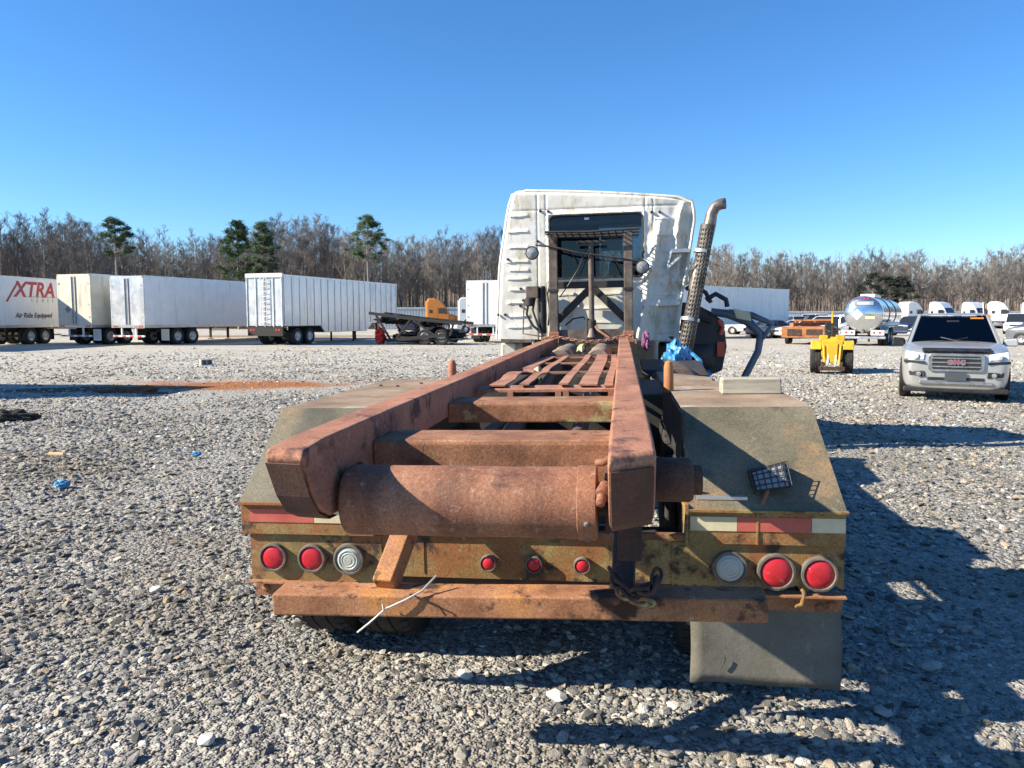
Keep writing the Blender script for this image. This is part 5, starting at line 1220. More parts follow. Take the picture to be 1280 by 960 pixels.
    for s in (-1, 1):
        zf = c['st'][2][3]
        if not hero:
            MB().box(min(0.45*s,0.82*s), max(0.45*s,0.82*s), -0.01, 0.14, zf-0.26, zf-0.10).build('headlight', M_LAMPGLASS, t, bevel=0.03)
            MB().box(W*s-0.10*s-0.06, W*s-0.10*s+0.06, c['L']-0.16, c['L']+0.0, zf-0.25, zf+0.0).build('tail_light', M_REDREF, t, bevel=0.02)
        MB().hexa([(x*s, y, z) for x, y, z in ((W-0.08,y0+0.28,zb0-0.06),(W+0.20,y0+0.22,zb0-0.06),(W+0.20,y0+0.36,zb0-0.04),(W-0.08,y0+0.42,zb0-0.04),(W-0.05,y0+0.28,zb0+0.10),(W+0.19,y0+0.22,zb0+0.12),(W+0.19,y0+0.36,zb0+0.12),(W-0.05,y0+0.42,zb0+0.10))]).build('mirror', pt if s > 0 else M_BLACKP, t, bevel=0.035)
    if not hero:
        MB().box(-0.40,0.40,-0.03,0.10,zf-0.30,zf-0.14).build('grille', M_BLACKP, t, bevel=0.02)
        MB().box(-W*0.86,W*0.86,-0.06,0.16,c['st'][1][2]+0.08,c['st'][1][2]+0.24).build('front_bumper', pt if kind != 'pickup' else M_CHROME, t, bevel=0.04)
    if kind == 'pickup':
        MB().box(-0.82,0.82,3.55,5.6,1.0,1.235).build('cargo_bed', M_BLACKP, t)
    return t

# the silver SUV
sv_c = pxD(1196, 15.25)
to_cam = (Vector((CAM.x, CAM.y, 0)) - sv_c).normalized()
sv_rot = math.atan2(to_cam.y, to_cam.x) + PI/2 + R(3)
M_WS = glass('windscreen_glass', (0.30,0.34,0.36))
M_HEAD = pm('headlight_glass', [(0.3,(0.55,0.57,0.58)),(0.7,(0.82,0.83,0.83))], 20, rough=0.12, bump=0.1)
sv = car('suv', 'silver sport utility vehicle parked facing the camera with orange flag', sv_c, sv_rot, P_SILVER, hero=True, glassm=M_WS)
G = lambda m, n, mt, bv=0.0, **k: m.build(n, mt, sv, bevel=bv, **k)
gr = G(MB().prism(rrect(-0.49,0.49,0.60,0.965,0.07), 'y', -0.045, 0.05), 'grille_surround', M_CHROME, 0.012)
MB().prism(rrect(-0.425,0.425,0.645,0.915,0.04), 'y', -0.052, -0.02).build('grille_mesh', M_BLACKP, gr)
for z in (0.70, 0.785, 0.87): MB().box(-0.43,0.43,-0.066,-0.045,z-0.014,z+0.014).build('grille_bar', M_CHROME, gr, bevel=0.005)
M4 = Matrix.Translation((0, -0.075, 0.785)) @ Matrix.Rotation(PI/2, 4, 'X')
text_mesh('emblem_edge', 'GMC', 0.125, M_CHROME, gr, M4, 0.004, 0, 1.25, 0.013)
text_mesh('emblem', 'GMC', 0.125, M_REDTXT, gr, Matrix.Translation((0,-0.006,0)) @ M4, 0.003, 0, 1.25, -0.002)
G(MB().hexa([(-0.60,0.03,0.975),(0.60,0.03,0.975),(0.62,0.16,1.03),(-0.62,0.16,1.03),(-0.58,-0.02,1.02),(0.58,-0.02,1.02),(0.60,0.14,1.075),(-0.60,0.14,1.075)]), 'hood_deflector', M_BLACKP, 0.012)
for s in (-1, 1):
    hl = G(MB().hexa([(x*s,y,z) for x,y,z in ((0.57,-0.02,0.825),(0.92,0.08,0.845),(0.93,0.30,0.845),(0.57,0.16,0.825),(0.56,0.0,0.95),(0.90,0.12,1.005),(0.90,0.34,1.005),(0.56,0.2,0.96))]), 'headlight', M_HEAD, 0.02)
    MB().hexa([(x*s,y,z) for x,y,z in ((0.55,-0.035,0.745),(0.935,0.06,0.765),(0.935,0.2,0.765),(0.55,0.1,0.745),(0.55,-0.035,0.80),(0.935,0.06,0.822),(0.935,0.2,0.822),(0.55,0.1,0.80))]).build('lamp_trim', M_BLACKP, hl, bevel=0.01)
    MB().lathe([(0.065,0),(0.06,0.02),(0.0001,0.03)], (0.73*s,0.005,0.91), (0.25*s,-1,0), 16).build('projector', M_WHITE2, hl, smooth=50)
    fg = G(MB().hexa([(x*s,y,z) for x,y,z in ((0.54,-0.03,0.48),(0.82,0.03,0.50),(0.82,0.2,0.50),(0.54,0.14,0.48),(0.55,-0.02,0.60),(0.84,0.04,0.60),(0.84,0.2,0.60),(0.55,0.14,0.60))]), 'fog_recess', M_BLACKP, 0.015)
    MB().lathe([(0.045,0),(0.045,0.03),(0.0001,0.035)], (0.66*s,-0.01,0.54), (0,-1,0), 14).build('fog_light', M_LAMPGLASS, fg, smooth=50)
    G(MB().tube([((0.66)*s,2.3,1.80),((0.67)*s,2.4,1.845),((0.67)*s,4.0,1.845),((0.66)*s,4.1,1.80)], 0.018, 8), 'roof_rail', M_BLACKP, 0, smooth=60)
    G(MB().tube([(0.45*s,0.98,1.155),(0.05*s,1.06,1.19),(-0.25*s,1.2,1.26)], 0.012, 6), 'wiper', M_BLACKP, 0, smooth=60)
    G(MB().box(0.42*s-0.24,0.42*s+0.24,2.35,2.5,0.9,1.42), 'seat_back', M_GREYTXT, 0.06)
G(MB().box(-0.5,0.5,-0.012,0.1,0.42,0.48), 'lower_intake', M_BLACKP, 0.01)
G(MB().box(-0.93,0.93,0.03,0.25,0.17,0.27), 'lower_bumper', M_BLACKP, 0.03)
G(MB().box(-0.64,0.64,-0.035,0.12,0.34,0.40), 'skid_trim', M_CHROME, 0.015)
G(MB().box(-0.19,0.19,-0.05,-0.025,0.42,0.58), 'plate', pm('plate_dark', [(0.06,0.07,0.075)], rough=0.4, bump=0), 0.006)
G(MB().hexa([(-0.88,1.3,1.05),(0.88,1.3,1.05),(0.88,1.75,1.05),(-0.88,1.75,1.05),(-0.86,1.28,1.13),(0.86,1.28,1.13),(0.86,1.75,1.16),(-0.86,1.75,1.16)]), 'dashboard', M_BLACKP, 0.03)
G(MB().box(-0.12,0.12,1.86,1.90,1.56,1.62), 'inner_mirror', M_BLACKP, 0.01)
G(MB().box(0.33,0.58,1.945,1.95,1.655,1.685), 'sticker', P_ORANGE)
flag = empty('flag', sv_c); flag.rotation_euler = (0,0,sv_rot); tag(flag, 'small orange safety flag on a rod above the silver car', 'flag')
MB().cyl((0.68,2.6,1.2),(0.60,2.6,2.03),0.012,6).build('rod', M_WHITE2, flag)
MB().add([(0.60,2.6,2.03),(0.62,2.62,1.72),(0.80,2.64,1.68),(0.70,2.66,1.80)], [(0,1,2,3)]).build('cloth', P_ORANGE, flag, solid=0.01)

# far rows of cars
far = [
 ('sedan', 968, 60, 205, P_WHITE, 'white wrecked sedan close by the rusty flatbed trailer'),
 ('suv', 990, 67, 150, P_WHITE, 'white car with raised rear standing behind the rusty flatbed trailer'),
 ('suv', 1012, 76, 215, P_MAROON, 'dark maroon car in the far row left of the tanker'),
 ('pickup', 1037, 70, 100, P_WHITE, 'white pickup truck behind the yellow loader'),
 ('van', 1056, 84, 200, P_DBLUE, 'navy van just left of the tank trailer'),
 ('suv', 976, 88, 95, P_SILVER, 'silver car in the far row behind the white wrecks'),
 ('van', 1003, 96, 93, P_WHITE, 'white van far behind the wrecked cars'),
 ('sedan', 1030, 93, 97, P_GREY, 'grey sedan far behind the white pickup truck'),
 ('sedan', 1136, 60, 160, P_WHITE, 'white sedan between the tanker and the silver car'),
 ('suv', 1262, 47, 125, P_GREY, 'grey car standing behind the silver sport utility vehicle'),
 ('pickup', 1296, 40, 110, P_BLACK, 'black pickup truck beside the silver sport utility vehicle'),
 ('pickup', 566, 78, 205, P_WHITE, 'white pickup truck behind the collapsed car carrier'),
 ('sedan', 545, 84, 95, P_BLACK, 'black sedan in front of the orange sleeper truck'),
 ('suv', 515, 86, 92, P_DBLUE, 'navy car beside the orange sleeper truck'),
 ('sedan', 1112, 86, 100, P_SILVER, 'silver sedan behind the tank trailer'),
 ('pickup', 985, 80, 170, P_BLACK, 'black pickup truck among the wrecked cars'),
 ('sedan', 1022, 86, 10, P_WHITE, 'white sedan side-on far behind the maroon car'),
 ('suv', 1049, 78, 250, P_SILVER, 'silver car between the white pickup and the navy van'),
 ('suv', 1122, 68, 215, P_DBLUE, 'navy car right beside the front of the tanker'),
 ('van', 1266, 74, 230, P_WHITE, 'white van behind the grey car'),
 ('suv', 1278, 60, 200, P_MAROON, 'maroon car beside the grey car'),
 ('sedan', 998, 62, 20, P_GREY, 'grey wrecked sedan right behind the rusty flatbed trailer'),
 ('suv', 970, 73, 330, P_WHITE, 'white car nose-on beside the pale grey trailer'),
]
for kind, px, D, hd, pt, lab in far:
    car(kind, lab, pxD(px, D), heading(hd) + PI, pt, None, 'van' if kind == 'van' else 'pickup' if kind == 'pickup' else 'car')

# ------------------------------------------------------------------ yellow wheel loader
M_YEL = pm('machine_yellow', [(0.3,(0.50,0.30,0.015)),(0.7,(0.66,0.42,0.03))], 4, rough=0.4, bump=0.08, layers=[((0.30,0.17,0.03),0.6,0.72,6)])
ld = empty('wheel_loader', pxD(1040, 22.9), (0,0,heading(69))); tag(ld, 'small yellow wheel loader with chevron tyres on the gravel', 'loader')
LB = lambda m, n, mt=M_YEL, bv=0.02, **k: m.build(n, mt, ld, bevel=bv, **k)
LB(MB().prism([(-0.1,0.42),(-0.1,0.95),(0.1,1.10),(0.9,1.08),(2.1,1.02),(2.2,0.45)], 'x', -0.30, 0.30), 'engine_body')
LB(MB().hexa([(-0.14,-0.22,0.32),(0.14,-0.22,0.32),(0.14,0.1,0.32),(-0.14,0.1,0.32),(-0.16,-0.16,0.90),(0.16,-0.16,0.90),(0.16,0.1,0.9),(-0.16,0.1,0.9)]), 'lift_mast')
for s in (-1, 1):
    LB(MB().bar((0.24*s,-0.10,0.85),(0.20*s,-0.26,0.24),0.06,0.10), 'lift_arm')
    LB(MB().prism([(-0.15,0.72),(-0.05,0.98),(0.4,1.0),(0.55,0.75),(0.5,0.72),(0.36,0.92),(0.0,0.9),(-0.1,0.72)], 'x', 0.30*s, 0.60*s), 'fender')
    LB(MB().cyl((0.11*s,-0.24,0.3),(0.11*s,-0.10,0.8),0.03,8), 'lift_cylinder', M_CHROME, 0, smooth=40)
    for y in (0.22, 1.6):
        wv = tyre_mesh(0.38, 0.30, 22).build('tyre', M_TYRE, None, smooth=40)
        we = empty('wheel', (0.45*s, y, 0.38)); we.parent = ld; wv.parent = we
        MB().lathe([(0.21,0.12),(0.2,0.02),(0.1,0.0),(0.09,0.08),(0.0001,0.09)], (0,0,0), (s,0,0), 16).build('hub', M_YEL, we, smooth=40)
LB(MB().box(0.10,0.34,-0.02,0.30,0.88,1.16), 'tool_box'); LB(MB().box(-0.36,-0.12,0.0,0.4,0.86,1.14), 'hood_box')
LB(MB().box(-0.20,0.20,0.9,1.3,1.08,1.22), 'seat', M_BLACKP, 0.04); LB(MB().box(-0.20,0.20,1.26,1.36,1.2,1.5), 'seat_back', M_BLACKP, 0.04)
LB(MB().cyl((0.0,0.3,1.0),(0.0,0.3,1.42),0.022,8), 'exhaust_pipe', M_DARKRUST, 0); LB(MB().lathe([(0.14,0),(0.155,0.012),(0.17,0),(0.155,-0.012),(0.14,0)], (0,0.62,1.32), (0,-0.5,0.86), 18), 'steering_wheel', M_BLACKP, 0, smooth=60)
LB(MB().box(-0.36,0.36,-0.34,-0.24,0.10,0.22), 'coupler_bar', M_DARKRUST, 0.01); LB(MB().box(-0.30,-0.22,-0.34,-0.20,0.1,0.36), 'coupler_lug', M_DARKRUST, 0.01); LB(MB().box(0.22,0.30,-0.34,-0.20,0.1,0.36), 'coupler_lug', M_DARKRUST, 0.01)

# ------------------------------------------------------------------ rusty flatbed trailer
fb = empty('flatbed_trailer', pxD(1003, 46.5), (0,0,heading(62))); tag(fb, 'rusty orange flatbed trailer standing left of the tank trailer', 'trailer')
M_ORUST = pm('orange_rust', [(0.3,(0.20,0.065,0.02)),(0.5,(0.36,0.14,0.045)),(0.7,(0.45,0.22,0.09))], 2.5, rough=0.85, bump=0.3)
for k in range(9): MB().box(-1.2,1.2,0.1+0.78*k,0.84+0.78*k,0.98,1.05).build('deck_plank', M_ORUST, fb)
for s in (-1, 1):
    MB().box(1.2*s-0.05,1.2*s+0.05,0,7.2,0.78,1.06).build('side_beam', M_ORUST, fb); MB().box(0.5*s-0.06,0.5*s+0.06,0,7.0,0.6,0.95).build('main_beam', M_DARKRUST, fb)
    for y in (1.2, 2.2): road_wheel(fb, 1.05*s, y, 0.42, 0.25, s)
MB().box(-1.25,1.25,-0.08,0.0,0.42,1.10).build('tailboard', M_ORUST, fb, bevel=0.02); MB().box(-0.9,-0.1,-0.12,-0.08,0.55,0.95).build('tail_recess', M_DARKRUST, fb)
MB().box(0.2,1.1,-0.10,-0.08,0.6,0.95).build('tail_recess', M_DARKRUST, fb)
for x, y, h in ((1.15,5.2,2.05),(-1.15,5.2,1.5)): MB().box(x-0.05,x+0.05,y-0.05,y+0.05,1.0,h).build('stake', M_YEL if h > 2 else M_ORUST, fb)
MB().bar((-1.15,5.2,1.45),(1.15,5.2,1.5),0.06,0.12).build('stake_rail', M_ORUST, fb); MB().bar((-1.1,3.0,1.2),(1.1,6.8,1.25),0.3,0.2).build('loose_beam', M_ORUST, fb)
MB().bar((0,7.0,0.8),(0,8.6,0.6),0.12,0.12).build('drawbar', M_DARKRUST, fb)

# ------------------------------------------------------------------ collapsed car carrier
ch = empty('car_carrier', plan(-3.7, 47.2), (0,0,heading(168)), 1.12); tag(ch, 'collapsed black car carrier trailer with bent decks and struts', 'trailer')
CB = lambda p, q, w_=0.10, h_=0.10, n='strut', mt=M_UNDER: MB().bar(p, q, w_, h_).build(n, mt, ch)
for s in (-1, 1):
    CB((1.15*s,-0.9,1.15),(1.15*s,2.2,1.45),0.12,0.16,'upper_deck_beam'); CB((1.15*s,2.2,1.45),(1.15*s,4.4,1.72),0.12,0.16,'upper_deck_beam')
    CB((1.15*s,0.0,0.55),(1.15*s,3.4,0.22),0.12,0.18,'lower_deck_beam')
    CB((1.15*s,0.6,0.5),(1.15*s,1.9,1.35)); CB((1.15*s,2.0,1.4),(1.15*s,2.9,0.25)); CB((1.15*s,3.2,0.3),(1.15*s,4.0,1.6)); CB((1.15*s,-0.2,0.5),(1.15*s,-0.4,1.1))
    for y in (0.3, 1.25): road_wheel(ch, 1.0*s, y, 0.42, 0.26, s)
for k in range(9): MB().bar((-1.15,-0.4+0.55*k,1.2+0.062*k),(1.15,-0.4+0.55*k,1.2+0.062*k),0.08,0.06).build('deck_rung', M_UNDER, ch)
for k in range(7): MB().bar((-1.15,0.2+0.5*k,0.55-0.05*k),(1.15,0.2+0.5*k,0.55-0.05*k),0.10,0.06).build('deck_rung', M_DARKRUST if k % 2 else M_UNDER, ch)
rr = random.Random(6)
for k in range(34):
    p = Vector((rr.uniform(-1.3,1.3), rr.uniform(-0.5,3.6), rr.uniform(0.08,0.7))); q = p + Vector((rr.uniform(-0.7,0.7), rr.uniform(-1.1,1.1), rr.uniform(-0.25,0.35))); q.z = max(q.z, 0.06)
    CB(p, q, rr.uniform(0.04,0.1), 0.05, 'scrap_bar', rr.choice((M_UNDER, M_DARKRUST, M_UNDER, M_GALV)))
crumple(-0.8, 3.9, 0.45, 0.4, 0.22, 0.4, 4.1).build('red_panel', M_REDREF, ch, smooth=40)
M_WRECK = pm('wreck_black', [(0.3,(0.008,0.008,0.009)),(0.6,(0.03,0.03,0.032)),(0.75,(0.16,0.15,0.15))], 3, rough=0.5, bump=0.2)
for cx, cy, cz, sx, sy, sz, sd_ in ((0.2,0.6,0.55,0.9,1.1,0.30,1.3), (0.1,2.4,0.40,0.9,0.9,0.24,2.9), (-0.1,3.3,1.35,0.8,0.9,0.22,5.5), (0.0,1.4,1.15,0.85,0.7,0.16,8.8)):
    crumple(cx, cy, cz, sx, sy, sz, sd_).build('crushed_panel', M_WRECK, ch, smooth=35)
MB().hexa([(-1.1,-0.6,0.30),(1.1,-0.6,0.30),(1.1,3.4,0.14),(-1.1,3.4,0.14),(-1.1,-0.6,0.36),(1.1,-0.6,0.36),(1.1,3.4,0.20),(-1.1,3.4,0.20)]).build('lower_deck', M_WRECK, ch)

# ------------------------------------------------------------------ far sheet-metal fence
M_FENCE = pm('fence_steel', [(0.3,(0.36,0.42,0.47)),(0.7,(0.50,0.56,0.60))], 2, rough=0.45, metal=0.3, bump=0.05)
def fence(X0, X1, D, H, label, n):
    t = empty('fence', plan(X0, D), (0,0,YAW)); tag(t, label, 'fence')
    wd = (X1 - X0) / n; pm0 = None; po = None
    for k in range(n):
        if pm0 is None:
            pm0 = MB().grid(lambda u, v: (wd*u, 0.04*(1 if int(u*24) % 2 else -1), 0.15+(H-0.15)*v), 24, 1).build('panel', M_FENCE, t, solid=0.01); o = pm0
            po = MB().box(-0.06,0.06,0.05,0.17,0,H+0.05).build('post', M_GALV, t); q = po
        else:
            o = pm0.copy(); q = po.copy(); col.objects.link(o); col.objects.link(q)
        o.location.x = wd*k; q.location.x = wd*k
    MB().box(0,X1-X0,-0.08,-0.05,H-0.25,H-0.12).build('rail', M_GALV, t)
    return t
fence(-17, 4, 98, 2.9, 'pale blue-grey sheet metal fence behind the orange truck', 9)
fence(30, 92, 126, 2.6, 'grey sheet metal fence behind the far rows of cars', 18)

# ================================================================== TREES
M_BARK = pm('bark_grey', [(0.3,(0.13,0.105,0.088)),(0.5,(0.23,0.195,0.165)),(0.7,(0.36,0.325,0.285))], 1.2, rough=0.95, bump=0, stretch=(1,1,0.3))
M_TWIG = pm('twig_brown', [(0.3,(0.115,0.100,0.090)),(0.7,(0.245,0.220,0.198))], 0.8, rough=0.95, bump=0)
M_PINE = pm('pine_needles', [(0.3,(0.018,0.040,0.015)),(0.5,(0.045,0.085,0.03)),(0.7,(0.09,0.13,0.045))], 1.1, rough=0.8, bump=0)
M_LITTER = pm('leaf_litter', [(0.3,(0.07,0.045,0.03)),(0.7,(0.17,0.115,0.075))], 0.6, rough=0.95, bump=0.5, bscale=6, bdist=0.1)
def prism3(m, p, q, r0, r1):
    d = (q - p); 
    if d.length < 1e-5: return
    d = d.normalized(); u = d.orthogonal().normalized(); v = d.cross(u); b = len(m.v)
    for c, r_ in ((p, r0), (q, r1)):
        for k in range(3):
            a = 2.0944 * k; m.v.append(tuple(c + (u*math.cos(a) + v*math.sin(a)) * r_))
    m.f += [(b,b+1,b+4,b+3),(b+1,b+2,b+5,b+4),(b+2,b,b+3,b+5)]
def bare_tree(seed, H, spread):
    rr = random.Random(seed); tr, cr = MB(), MB()
    pts = []; x = y = 0
    n = 9
    for i in range(n + 1):
        z = H * 0.93 * i / n; pts.append(Vector((x, y, z))); x += rr.uniform(-.16,.16); y += rr.uniform(-.16,.16)
    r0 = 0.012 * H
    tr.tube(pts, [r0 * (1 - 0.93 * (i/n) ** 0.8) + 0.012 for i in range(n+1)], 7)
    def grow(p, d, L, r_, lv):
        k = 3 if lv < 2 else 2; q = p; dd = d.copy(); nodes = [p]
        for i in range(k):
            dd = (dd + Vector((rr.uniform(-.22,.22), rr.uniform(-.22,.22), rr.uniform(-.05,.22)))).normalized()
            q2 = q + dd * (L / k); prism3(cr, q, q2, r_ * (1 - .7*i/k), r_ * (1 - .7*(i+1)/k)); q = q2; nodes.append(q)
        if lv >= 3: return
        nb = (7, 6, 5)[lv]
        for j in range(nb):
            t = rr.uniform(0.2, 1.0) * k; i = min(int(t), k - 1); s = nodes[i].lerp(nodes[i+1], t - i)
            w_ = Vector((rr.uniform(-1,1), rr.uniform(-1,1), rr.uniform(-.3,.9))).normalized()
            nd = (dd * 0.75 + w_ * 0.8).normalized()
            grow(s, nd, L * rr.uniform(0.40, 0.62), max(r_ * 0.45, 0.011), lv + 1)
    for b in range(15):
        t = 0.34 + 0.64 * (b / 14) ** 0.9; i = min(int(t * n), n - 1); s = pts[i].lerp(pts[i+1], t * n - i)
        a = b * 2.4 + rr.uniform(-.5,.5); up = 0.55 + 0.9 * t
        d = Vector((math.cos(a), math.sin(a), up)).normalized()
        grow(s, d, H * spread * (1.12 - 0.72 * t) * rr.uniform(0.75,1.15), r0 * 0.42 * (1.15 - t) + 0.014, 0)
    t = tr.build('trunk', M_BARK, None, smooth=60, fix=False); c = cr.build('crown', M_TWIG, None, fix=False)
    return t, c
protos = []
for k, (H, sp) in enumerate(((15,.26),(16,.22),(14,.28),(15.5,.20),(13,.30),(16.5,.24),(12,.26))): protos.append(bare_tree(40 + k, H, sp))
TG = 'bare trees along the edge of the yard'
used = set()
def place_bare(p, k, s, rz, label):
    t = empty('bare_tree', p, (0, 0, rz), s); tag(t, label, 'tree', TG)
    for o in protos[k]:
        c = o if k not in used else o.copy()
        if k in used: col.objects.link(c)
        c.parent = t
    used.add(k)
rr = random.Random(77)
def top_line(px):
    """height in metres the wood reaches along the view"""
    if px < 640: return 14.6 + 1.2 * math.sin(px * 0.021) + (0.8 if px < 120 else 0)
    if px < 1010: return 14.8 - 1.2 * (px - 640) / 370
    return 13.0 + 1.1 * math.sin(px * 0.03) + (1.6 if px > 1225 else 0)
def wood_D(px): return 116 if px < 640 else 116 + 26 * min(1, (px - 640) / 300)
n_tr = 0
ZONES = ((60,'the lettered trailer'),(180,'the cream trailer'),(312,'the grey-doored trailer'),(500,'the ribbed chip trailer'),(640,'the orange truck'),(880,'the battered cab'),(965,'the pale grey trailer'),(1058,'the wrecked cars'),(1135,'the tanker'),(1240,'the silver car'),(9999,'the black pickup'))
def tree_label(px, row, k):
    z = next(n for lim, n in ZONES if px < lim)
    look = ('spreading','narrow','wide-crowned','slender','low bushy','tall','short')[k]
    return 'leafless %s tree %s beyond %s' % (look, ('at the front of the wood', 'in the middle of the wood', 'deep in the wood')[row], z)
for row in range(3):
    px = -150 + row * 7
    while px < 1440:
        D = wood_D(px) + row * 7 + rr.uniform(-2.5, 2.5); H = top_line(px) * rr.uniform(0.84, 1.08)
        if 640 < px < 860 and row != 1: px += 40; continue
        k = rr.randrange(7); base = (15,16,14,15.5,13,16.5,12)[k]
        place_bare(pxD(px, D), k, H / base, rr.uniform(0, 6.28), tree_label(px, row, k))
        n_tr += 1; px += rr.uniform(12, 21)
# pines
M_PINE2 = pm('evergreen_dark', [(0.3,(0.010,0.018,0.010)),(0.7,(0.035,0.046,0.022))], 1.1, rough=0.85, bump=0)
def pine(label, px, D, H, c0, wd, seed, mat=M_PINE):
    rr = random.Random(seed); t = empty('pine_tree', pxD(px, D), (0,0,rr.uniform(0,6))); tag(t, label, 'tree')
    MB().tube([(0,0,0),(0.1,0.05,H*.4),(0.0,0.1,H*.7),(0.05,0,H*.97)], [0.22,0.17,0.11,0.03], 8).build('trunk', M_BARK, t, smooth=60)
    m = MB(); br = MB(); n = int(120 * (1 - c0) * 1.6) if mat is M_PINE else 55
    for b in range(n):
        q = rr.random() ** 0.8; z = H * (c0 + (1 - c0) * q)
        env = math.sin(min(1, (1 - q) * 1.35 + 0.12) * PI * 0.5) * (0.6 + 0.4 * min(1, q * 5))
        a = rr.uniform(0, 6.28); rad = wd * env * rr.uniform(0.35, 1.05)
        c = Vector((math.cos(a)*rad, math.sin(a)*rad, z + rad * 0.15))
        prism3(br, Vector((0,0,z - 0.3)), c, 0.035, 0.012)
        s = rr.uniform(0.30, 0.60)
        for k in range(90):
            d = Vector((rr.gauss(0,1), rr.gauss(0,1), rr.gauss(0.25,.7))); d.normalize()
            p = c + Vector((rr.gauss(0,.5), rr.gauss(0,.5), rr.gauss(0,.28))) * s
            e = d.orthogonal().normalized() * 0.05; q2 = p + d * rr.uniform(0.25, 0.45)
            b0 = len(m.v); m.v += [tuple(p - e), tuple(p + e), tuple(q2)]; m.f.append((b0, b0+1, b0+2))
    m.build('crown', mat, t, fix=False); br.build('branches', M_BARK, t, fix=False)
pine('tall pine with small rounded crown above the cream trailer', 150, 104, 14.9, 0.66, 2.4, 1)
pine('broad dark pine, left one of the pair above the white trailer', 300, 104, 14.4, 0.45, 2.3, 2)
pine('dark pine, right one of the pair beside the ribbed trailer', 333, 103, 14.1, 0.50, 1.9, 3)
pine('bright green pine above the front of the ribbed chip trailer', 462, 104, 15.2, 0.58, 2.8, 4)
for i, (px, H, wd) in enumerate(((1088, 9.2, 3.2), (1106, 8.4, 2.6), (1124, 8.6, 2.4))):
    pine(('squat dark evergreen behind the rear of the tank trailer', 'small dark evergreen behind the middle of the tank trailer', 'small dark evergreen behind the front of the tank trailer')[i], px, 132, H, 0.12, wd * 1.15, 20 + i, M_PINE2)
# the wood behind: stems, brush and twigs that read as one mass
wm = MB(); bk = MB(); rr = random.Random(5)
for k in range(3600):
    px = rr.uniform(-170, 1460); D = wood_D(px) + rr.uniform(16, 48); H = top_line(px) * rr.uniform(0.55, 0.98) * (D / (wood_D(px) + 4)) ** 0.55
    p = pxD(px, D); p.z = max(0, (D - wood_D(px) - 10) * 0.10)
    lean = Vector((rr.uniform(-.5,.5), rr.uniform(-.5,.5), H)); r_ = rr.uniform(0.05, 0.14)
    prism3(wm, p, p + lean * 0.6, r_, r_ * 0.6); prism3(wm, p + lean * 0.6, p + lean, r_ * 0.6, 0.015)
    for j in range(13):
        t = rr.uniform(0.35, 1.0); s = p + lean * t; a = rr.uniform(0, 6.28); L_ = rr.uniform(0.7, 2.0) * (1.3 - t * 0.6)
        e = s + Vector((math.cos(a)*L_*.7, math.sin(a)*L_*.7, L_*.9)); prism3(wm, s, e, 0.03, 0.008)
for k in range(5200):                      # brush along the foot of the wood
    px = rr.uniform(-170, 1460); D = wood_D(px) + rr.uniform(-7, 14); p = pxD(px, D); p.z = 0
    for j in range(5):
        e = p + Vector((rr.uniform(-.9,.9), rr.uniform(-.9,.9), rr.uniform(0.8, 3.4))); prism3(bk, p, e, 0.03, 0.008)
tag(wm.build('woodland', M_TWIG, None, fix=False), 'dense leafless wood behind the tree rows', None, None, 'stuff')
M_BRUSH = pm('dry_brush', [(0.3,(0.17,0.10,0.06)),(0.7,(0.32,0.21,0.135))], 0.5, rough=0.95, bump=0)
tag(bk.build('undergrowth', M_BRUSH, None, fix=False), 'dry tan brush along the foot of the wood', None, None, 'stuff')
# leaf-strewn bank under the wood
bm_ = MB()
def bank(u, v):
    px = -260 + 1830 * u; D0 = wood_D(px) - 9; s = (0, 8, 22, 45, 75, 130)
    i = min(int(v * 5), 4); f = v * 5 - i; d = s[i] + (s[i+1] - s[i]) * f
    p = pxD(px, D0 + d); z = 0.03 + max(0, d - 14) * 0.10 + (0.25 * mnoise.noise((px*0.03, d*0.2, 0)) if d > 2 else 0)
    return (p.x, p.y, max(z, 0.02))
tag(bm_.grid(bank, 60, 30).build('terrain', M_LITTER, smooth=180, fix=False), 'brown leaf-strewn bank rising under the wood', None, None, 'structure')

# ================================================================== SMALL THINGS ON THE GRAVEL
def rock(px, py, r_, seed, col3, label, group=None):
    p = ground(px, py); me = stone_mesh(seed, 22)
    m = pm('rock_stone', [(0.3, tuple(x*0.75 for x in col3)), (0.7, col3)], 9, rough=0.9, bump=0.5, bscale=40)
    me.materials.append(m); o = bpy.data.objects.new('rock', me); col.objects.link(o)
    o.scale = (r_,)*3; o.location = (p.x, p.y, hgt(p.x, p.y) + r_ * 0.32); o.rotation_euler = (0, 0, seed)
    return tag(o, label, 'rock', group)
PALE, MID, DARK = (0.60,0.57,0.50), (0.36,0.35,0.33), (0.10,0.10,0.10)
for i, (px, py, r_, c, lab) in enumerate((
  (258, 922, 0.050, PALE, 'pale squarish rock on the fine gravel near the bumper'),
  (1165, 832, 0.060, MID, 'flat grey rock lying in the truck shadow'),
  (1103, 890, 0.055, MID, 'flat grey rock in the shadow below the mud flap'),
  (582, 842, 0.045, PALE, 'angular pale rock under the middle of the bumper'),
  (880, 918, 0.050, DARK, 'black lump of stone below the mud flap'),
  (668, 640, 0.05, MID, ''),
  (695, 872, 0.055, PALE, 'white rock just behind the bumper shadow edge'),
  (196, 738, 0.050, PALE, 'white rock on the gravel left of the tail lights'))):
    if lab: rock(px, py, r_, 100 + i, c, lab)
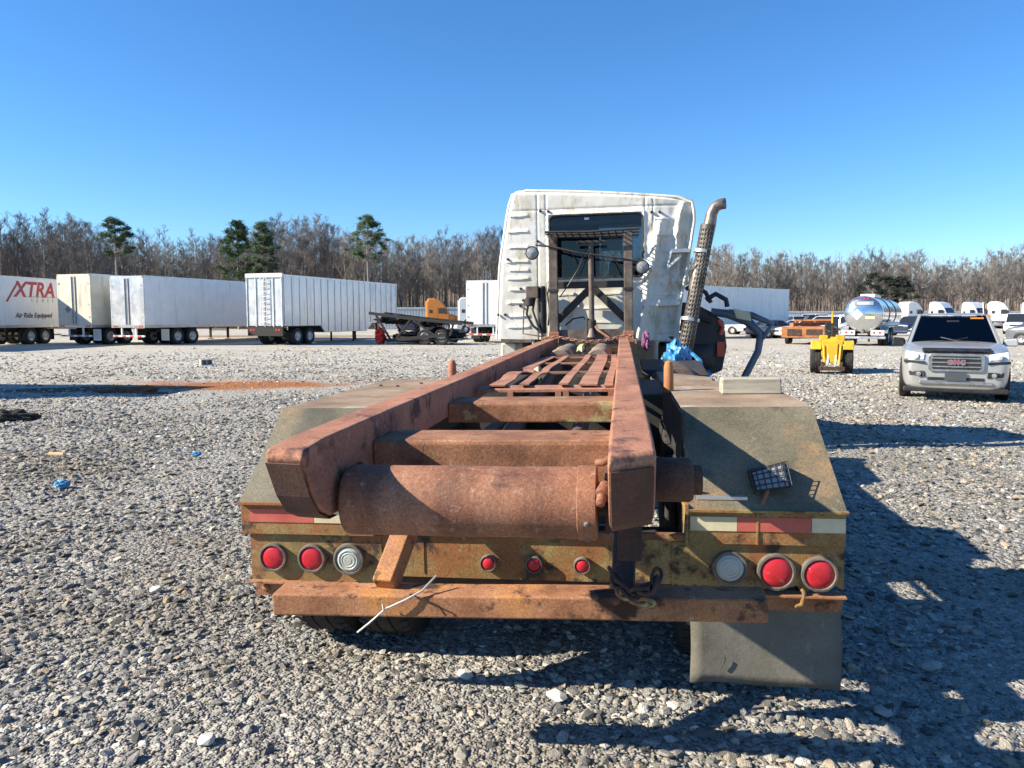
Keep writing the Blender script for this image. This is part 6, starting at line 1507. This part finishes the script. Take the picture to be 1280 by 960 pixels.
p = ground(70, 571); st_ = MB().bar((-0.13,0,0.03),(0.13,0.03,0.045),0.05,0.025).build('wood_scrap', pm('raw_wood', [(0.3,(0.50,0.34,0.17)),(0.7,(0.64,0.47,0.27))], 8, rough=0.8), bevel=0.004)
st_.location = p; st_.rotation_euler = (0,0,-0.35); tag(st_, 'short yellow scrap of wood on the gravel', 'wood scrap')
for px, py, s, lab in ((246, 570, 0.05, 'small scrap of blue plastic near the left fender'), (78, 610, 0.07, 'larger scrap of blue plastic out on the gravel')):
    p = ground(px, py); o = crumple(0, 0, s*0.6, s, s*0.7, s*0.5, px).build('plastic_scrap', M_BLUE, smooth=30); o.location = p; tag(o, lab, 'scrap')
# concrete block with two cores
cb = empty('concrete_block', ground(256, 456), (0,0,YAW + 0.5)); tag(cb, 'hollow grey concrete block lying on the open gravel', 'block')
M_CONC = pm('concrete', [(0.3,(0.30,0.30,0.29)),(0.7,(0.44,0.43,0.41))], 8, rough=0.95, bump=0.4)
for q in ((-0.2,0.2,-0.1,-0.07),(-0.2,0.2,0.07,0.1)): MB().box(q[0],q[1],q[2],q[3],0.0,0.2).build('shell', M_CONC, cb)
MB().box(-0.165,0.165,-0.07,0.07,0.0,0.03).build('shell', M_CONC, cb)
for x in (-0.2,-0.0175,0.165): MB().box(x,x+0.035,-0.07,0.07,0.0,0.2).build('web', M_CONC, cb)
cb.rotation_euler = (R(90), 0, YAW + 0.75); cb.location.z = 0.1
tr_ = crumple(0, 0, 0.05, 0.42, 0.16, 0.11, 3.3).build('rubber_scrap', M_TYRE, smooth=40); tr_.location = ground(2, 526); tr_.rotation_euler = (0,0,0.3); tag(tr_, 'black strip of torn tyre rubber on the gravel', 'rubber')
md = crumple(0, 0, -0.05, 0.8, 0.3, 0.17, 7.7).build('clay_heap', pm('clay_dark', [(0.3,(0.07,0.035,0.02)),(0.7,(0.22,0.10,0.05))], 4, rough=0.95, bump=0.6, bscale=20, bdist=0.02), smooth=40); md.location = ground(165, 491); tag(md, 'low dark heap of scraped clay by the orange patch', 'clay heap')
